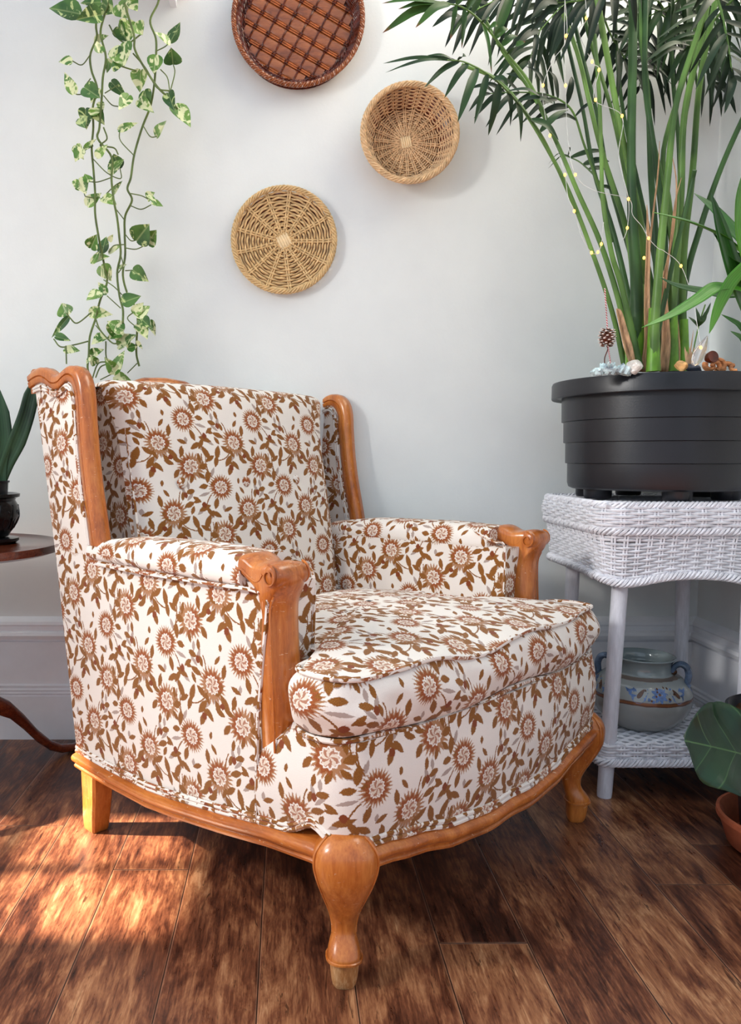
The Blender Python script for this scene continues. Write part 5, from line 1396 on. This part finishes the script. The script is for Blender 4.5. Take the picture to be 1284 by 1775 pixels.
mb = MB(); mb.grid([[FC + Vector((r * cos(2 * pi * k / 40), r * sin(2 * pi * k / 40), .262 + .003 * sin(k * 2.3 + r * 300))) for k in range(40)] for r in (0, .03, .06, .09, .111)], closed=True); mb.build('soil', MT['soil'], fg)
tr = FC + Vector((.02, -.02, 0))
mb = MB(); mb.tube(cr([tr + Vector((0, 0, .26)), tr + Vector((.005, 0, .32)), tr + Vector((.0, .0, .40)), tr + Vector((.01, 0, .46))], 5), .007, 9); mb.build('trunk', MT['husk'], fg)
def fiddle(base, tip, width, nh, curl=.2, fold=.2):
    base = Vector(base); tip = Vector(tip); ax = tip - base; L = ax.length; ax.normalize(); nn = Vector(nh); nn = (nn - ax * nn.dot(ax)).normalized(); sd = ax.cross(nn)
    prof = [(0, .18), (.05, .42), (.14, .56), (.26, .60), (.38, .66), (.52, .86), (.66, 1.0), (.78, .98), (.88, .80), (.95, .52), (1.0, .10)]
    prof = [(p.x, p.y) for p in cr([(a_, b_, 0) for a_, b_ in prof], 3)]
    rows, uv = [], []
    for u, w in prof:
        row, ur = [], []
        for q in [k / 6 - 1 for k in range(13)]:
            ww = w * (1 + .05 * sin(u * 22) * abs(q)); p = base + ax * (u * L) + sd * (q * ww * width / 2) + nn * (fold * width * abs(q) ** 1.5 * w - curl * L * (u - .5) ** 2 + .012 * sin(u * 16) * abs(q) ** 2 * (1 if q > 0 else -1))
            row.append(p); ur.append((u, q * ww * .5))
        rows.append(row); uv.append(ur)
    mb = MB(); mb.grid(rows, uvs=uv); return mb
for a, c, w, nh, mcurl in [((1375, 1330, 1.27), (1192, 1283, 1.22), .150, (-.05, -.85, .55), .12), ((1330, 1180, 1.36), (1420, 1060, 1.36), .14, (-.2, -.7, .6), .3), ((1340, 1180, 1.5), (1400, 1120, 1.62), .13, (0, -.4, 1), .3)]:
    A_, C_ = W(*a), W(*c); mb = fiddle(A_, C_, w, nh, mcurl, .10); lf = mb.build('leaf', MT['fig'], fg, solid=.001)
    mb = MB(); mb.tube(cr([tr + Vector((0, 0, .36)), (tr + Vector((0, 0, .38))).lerp(A_, .5) + Vector((.02, 0, .05)), A_], 6), .003, 7); mb.build('leaf_stalk', MT['palm_stem'], fg)
# ================================================================ light
def sun(name, d, strength, angle, color):
    l = bpy.data.lights.new(name, 'SUN'); l.energy = strength; l.angle = radians(angle); l.color = color
    o = bpy.data.objects.new(name, l); COL.objects.link(o); o.rotation_euler = Vector(d).to_track_quat('-Z', 'Y').to_euler(); return o
def area(name, loc, target, sx, sy, power, color):
    l = bpy.data.lights.new(name, 'AREA'); l.shape = 'RECTANGLE'; l.size = sx; l.size_y = sy; l.energy = power; l.color = color
    o = bpy.data.objects.new(name, l); COL.objects.link(o); o.location = loc
    o.rotation_euler = (Vector(target) - Vector(loc)).to_track_quat('-Z', 'Y').to_euler(); return o
sun('sun', (1, 0.02, -.70), 20.0, 2.2, (1.0, .88, .72))
area('window_daylight', (-1.9, .25, 1.75), (.1, 1.7, .6), .28, .30, 26, (1.0, .98, .95))
area('left_window_daylight', (-1.25, 1.0, 1.3), (-.2, 1.35, .5), .4, .8, 6, (1.0, .96, .90))
w = bpy.data.worlds.new('world'); scene.world = w; w.use_nodes = True
bg = w.node_tree.nodes['Background']; bg.inputs[0].default_value = (.72, .85, 1.0, 1); bg.inputs[1].default_value = .66
scene.view_settings.view_transform = 'Standard'; scene.view_settings.look = 'None'; scene.view_settings.gamma = 1
scene.view_settings.exposure = 0.62; scene.view_settings.use_curve_mapping = False
scene.cycles.max_bounces = 6
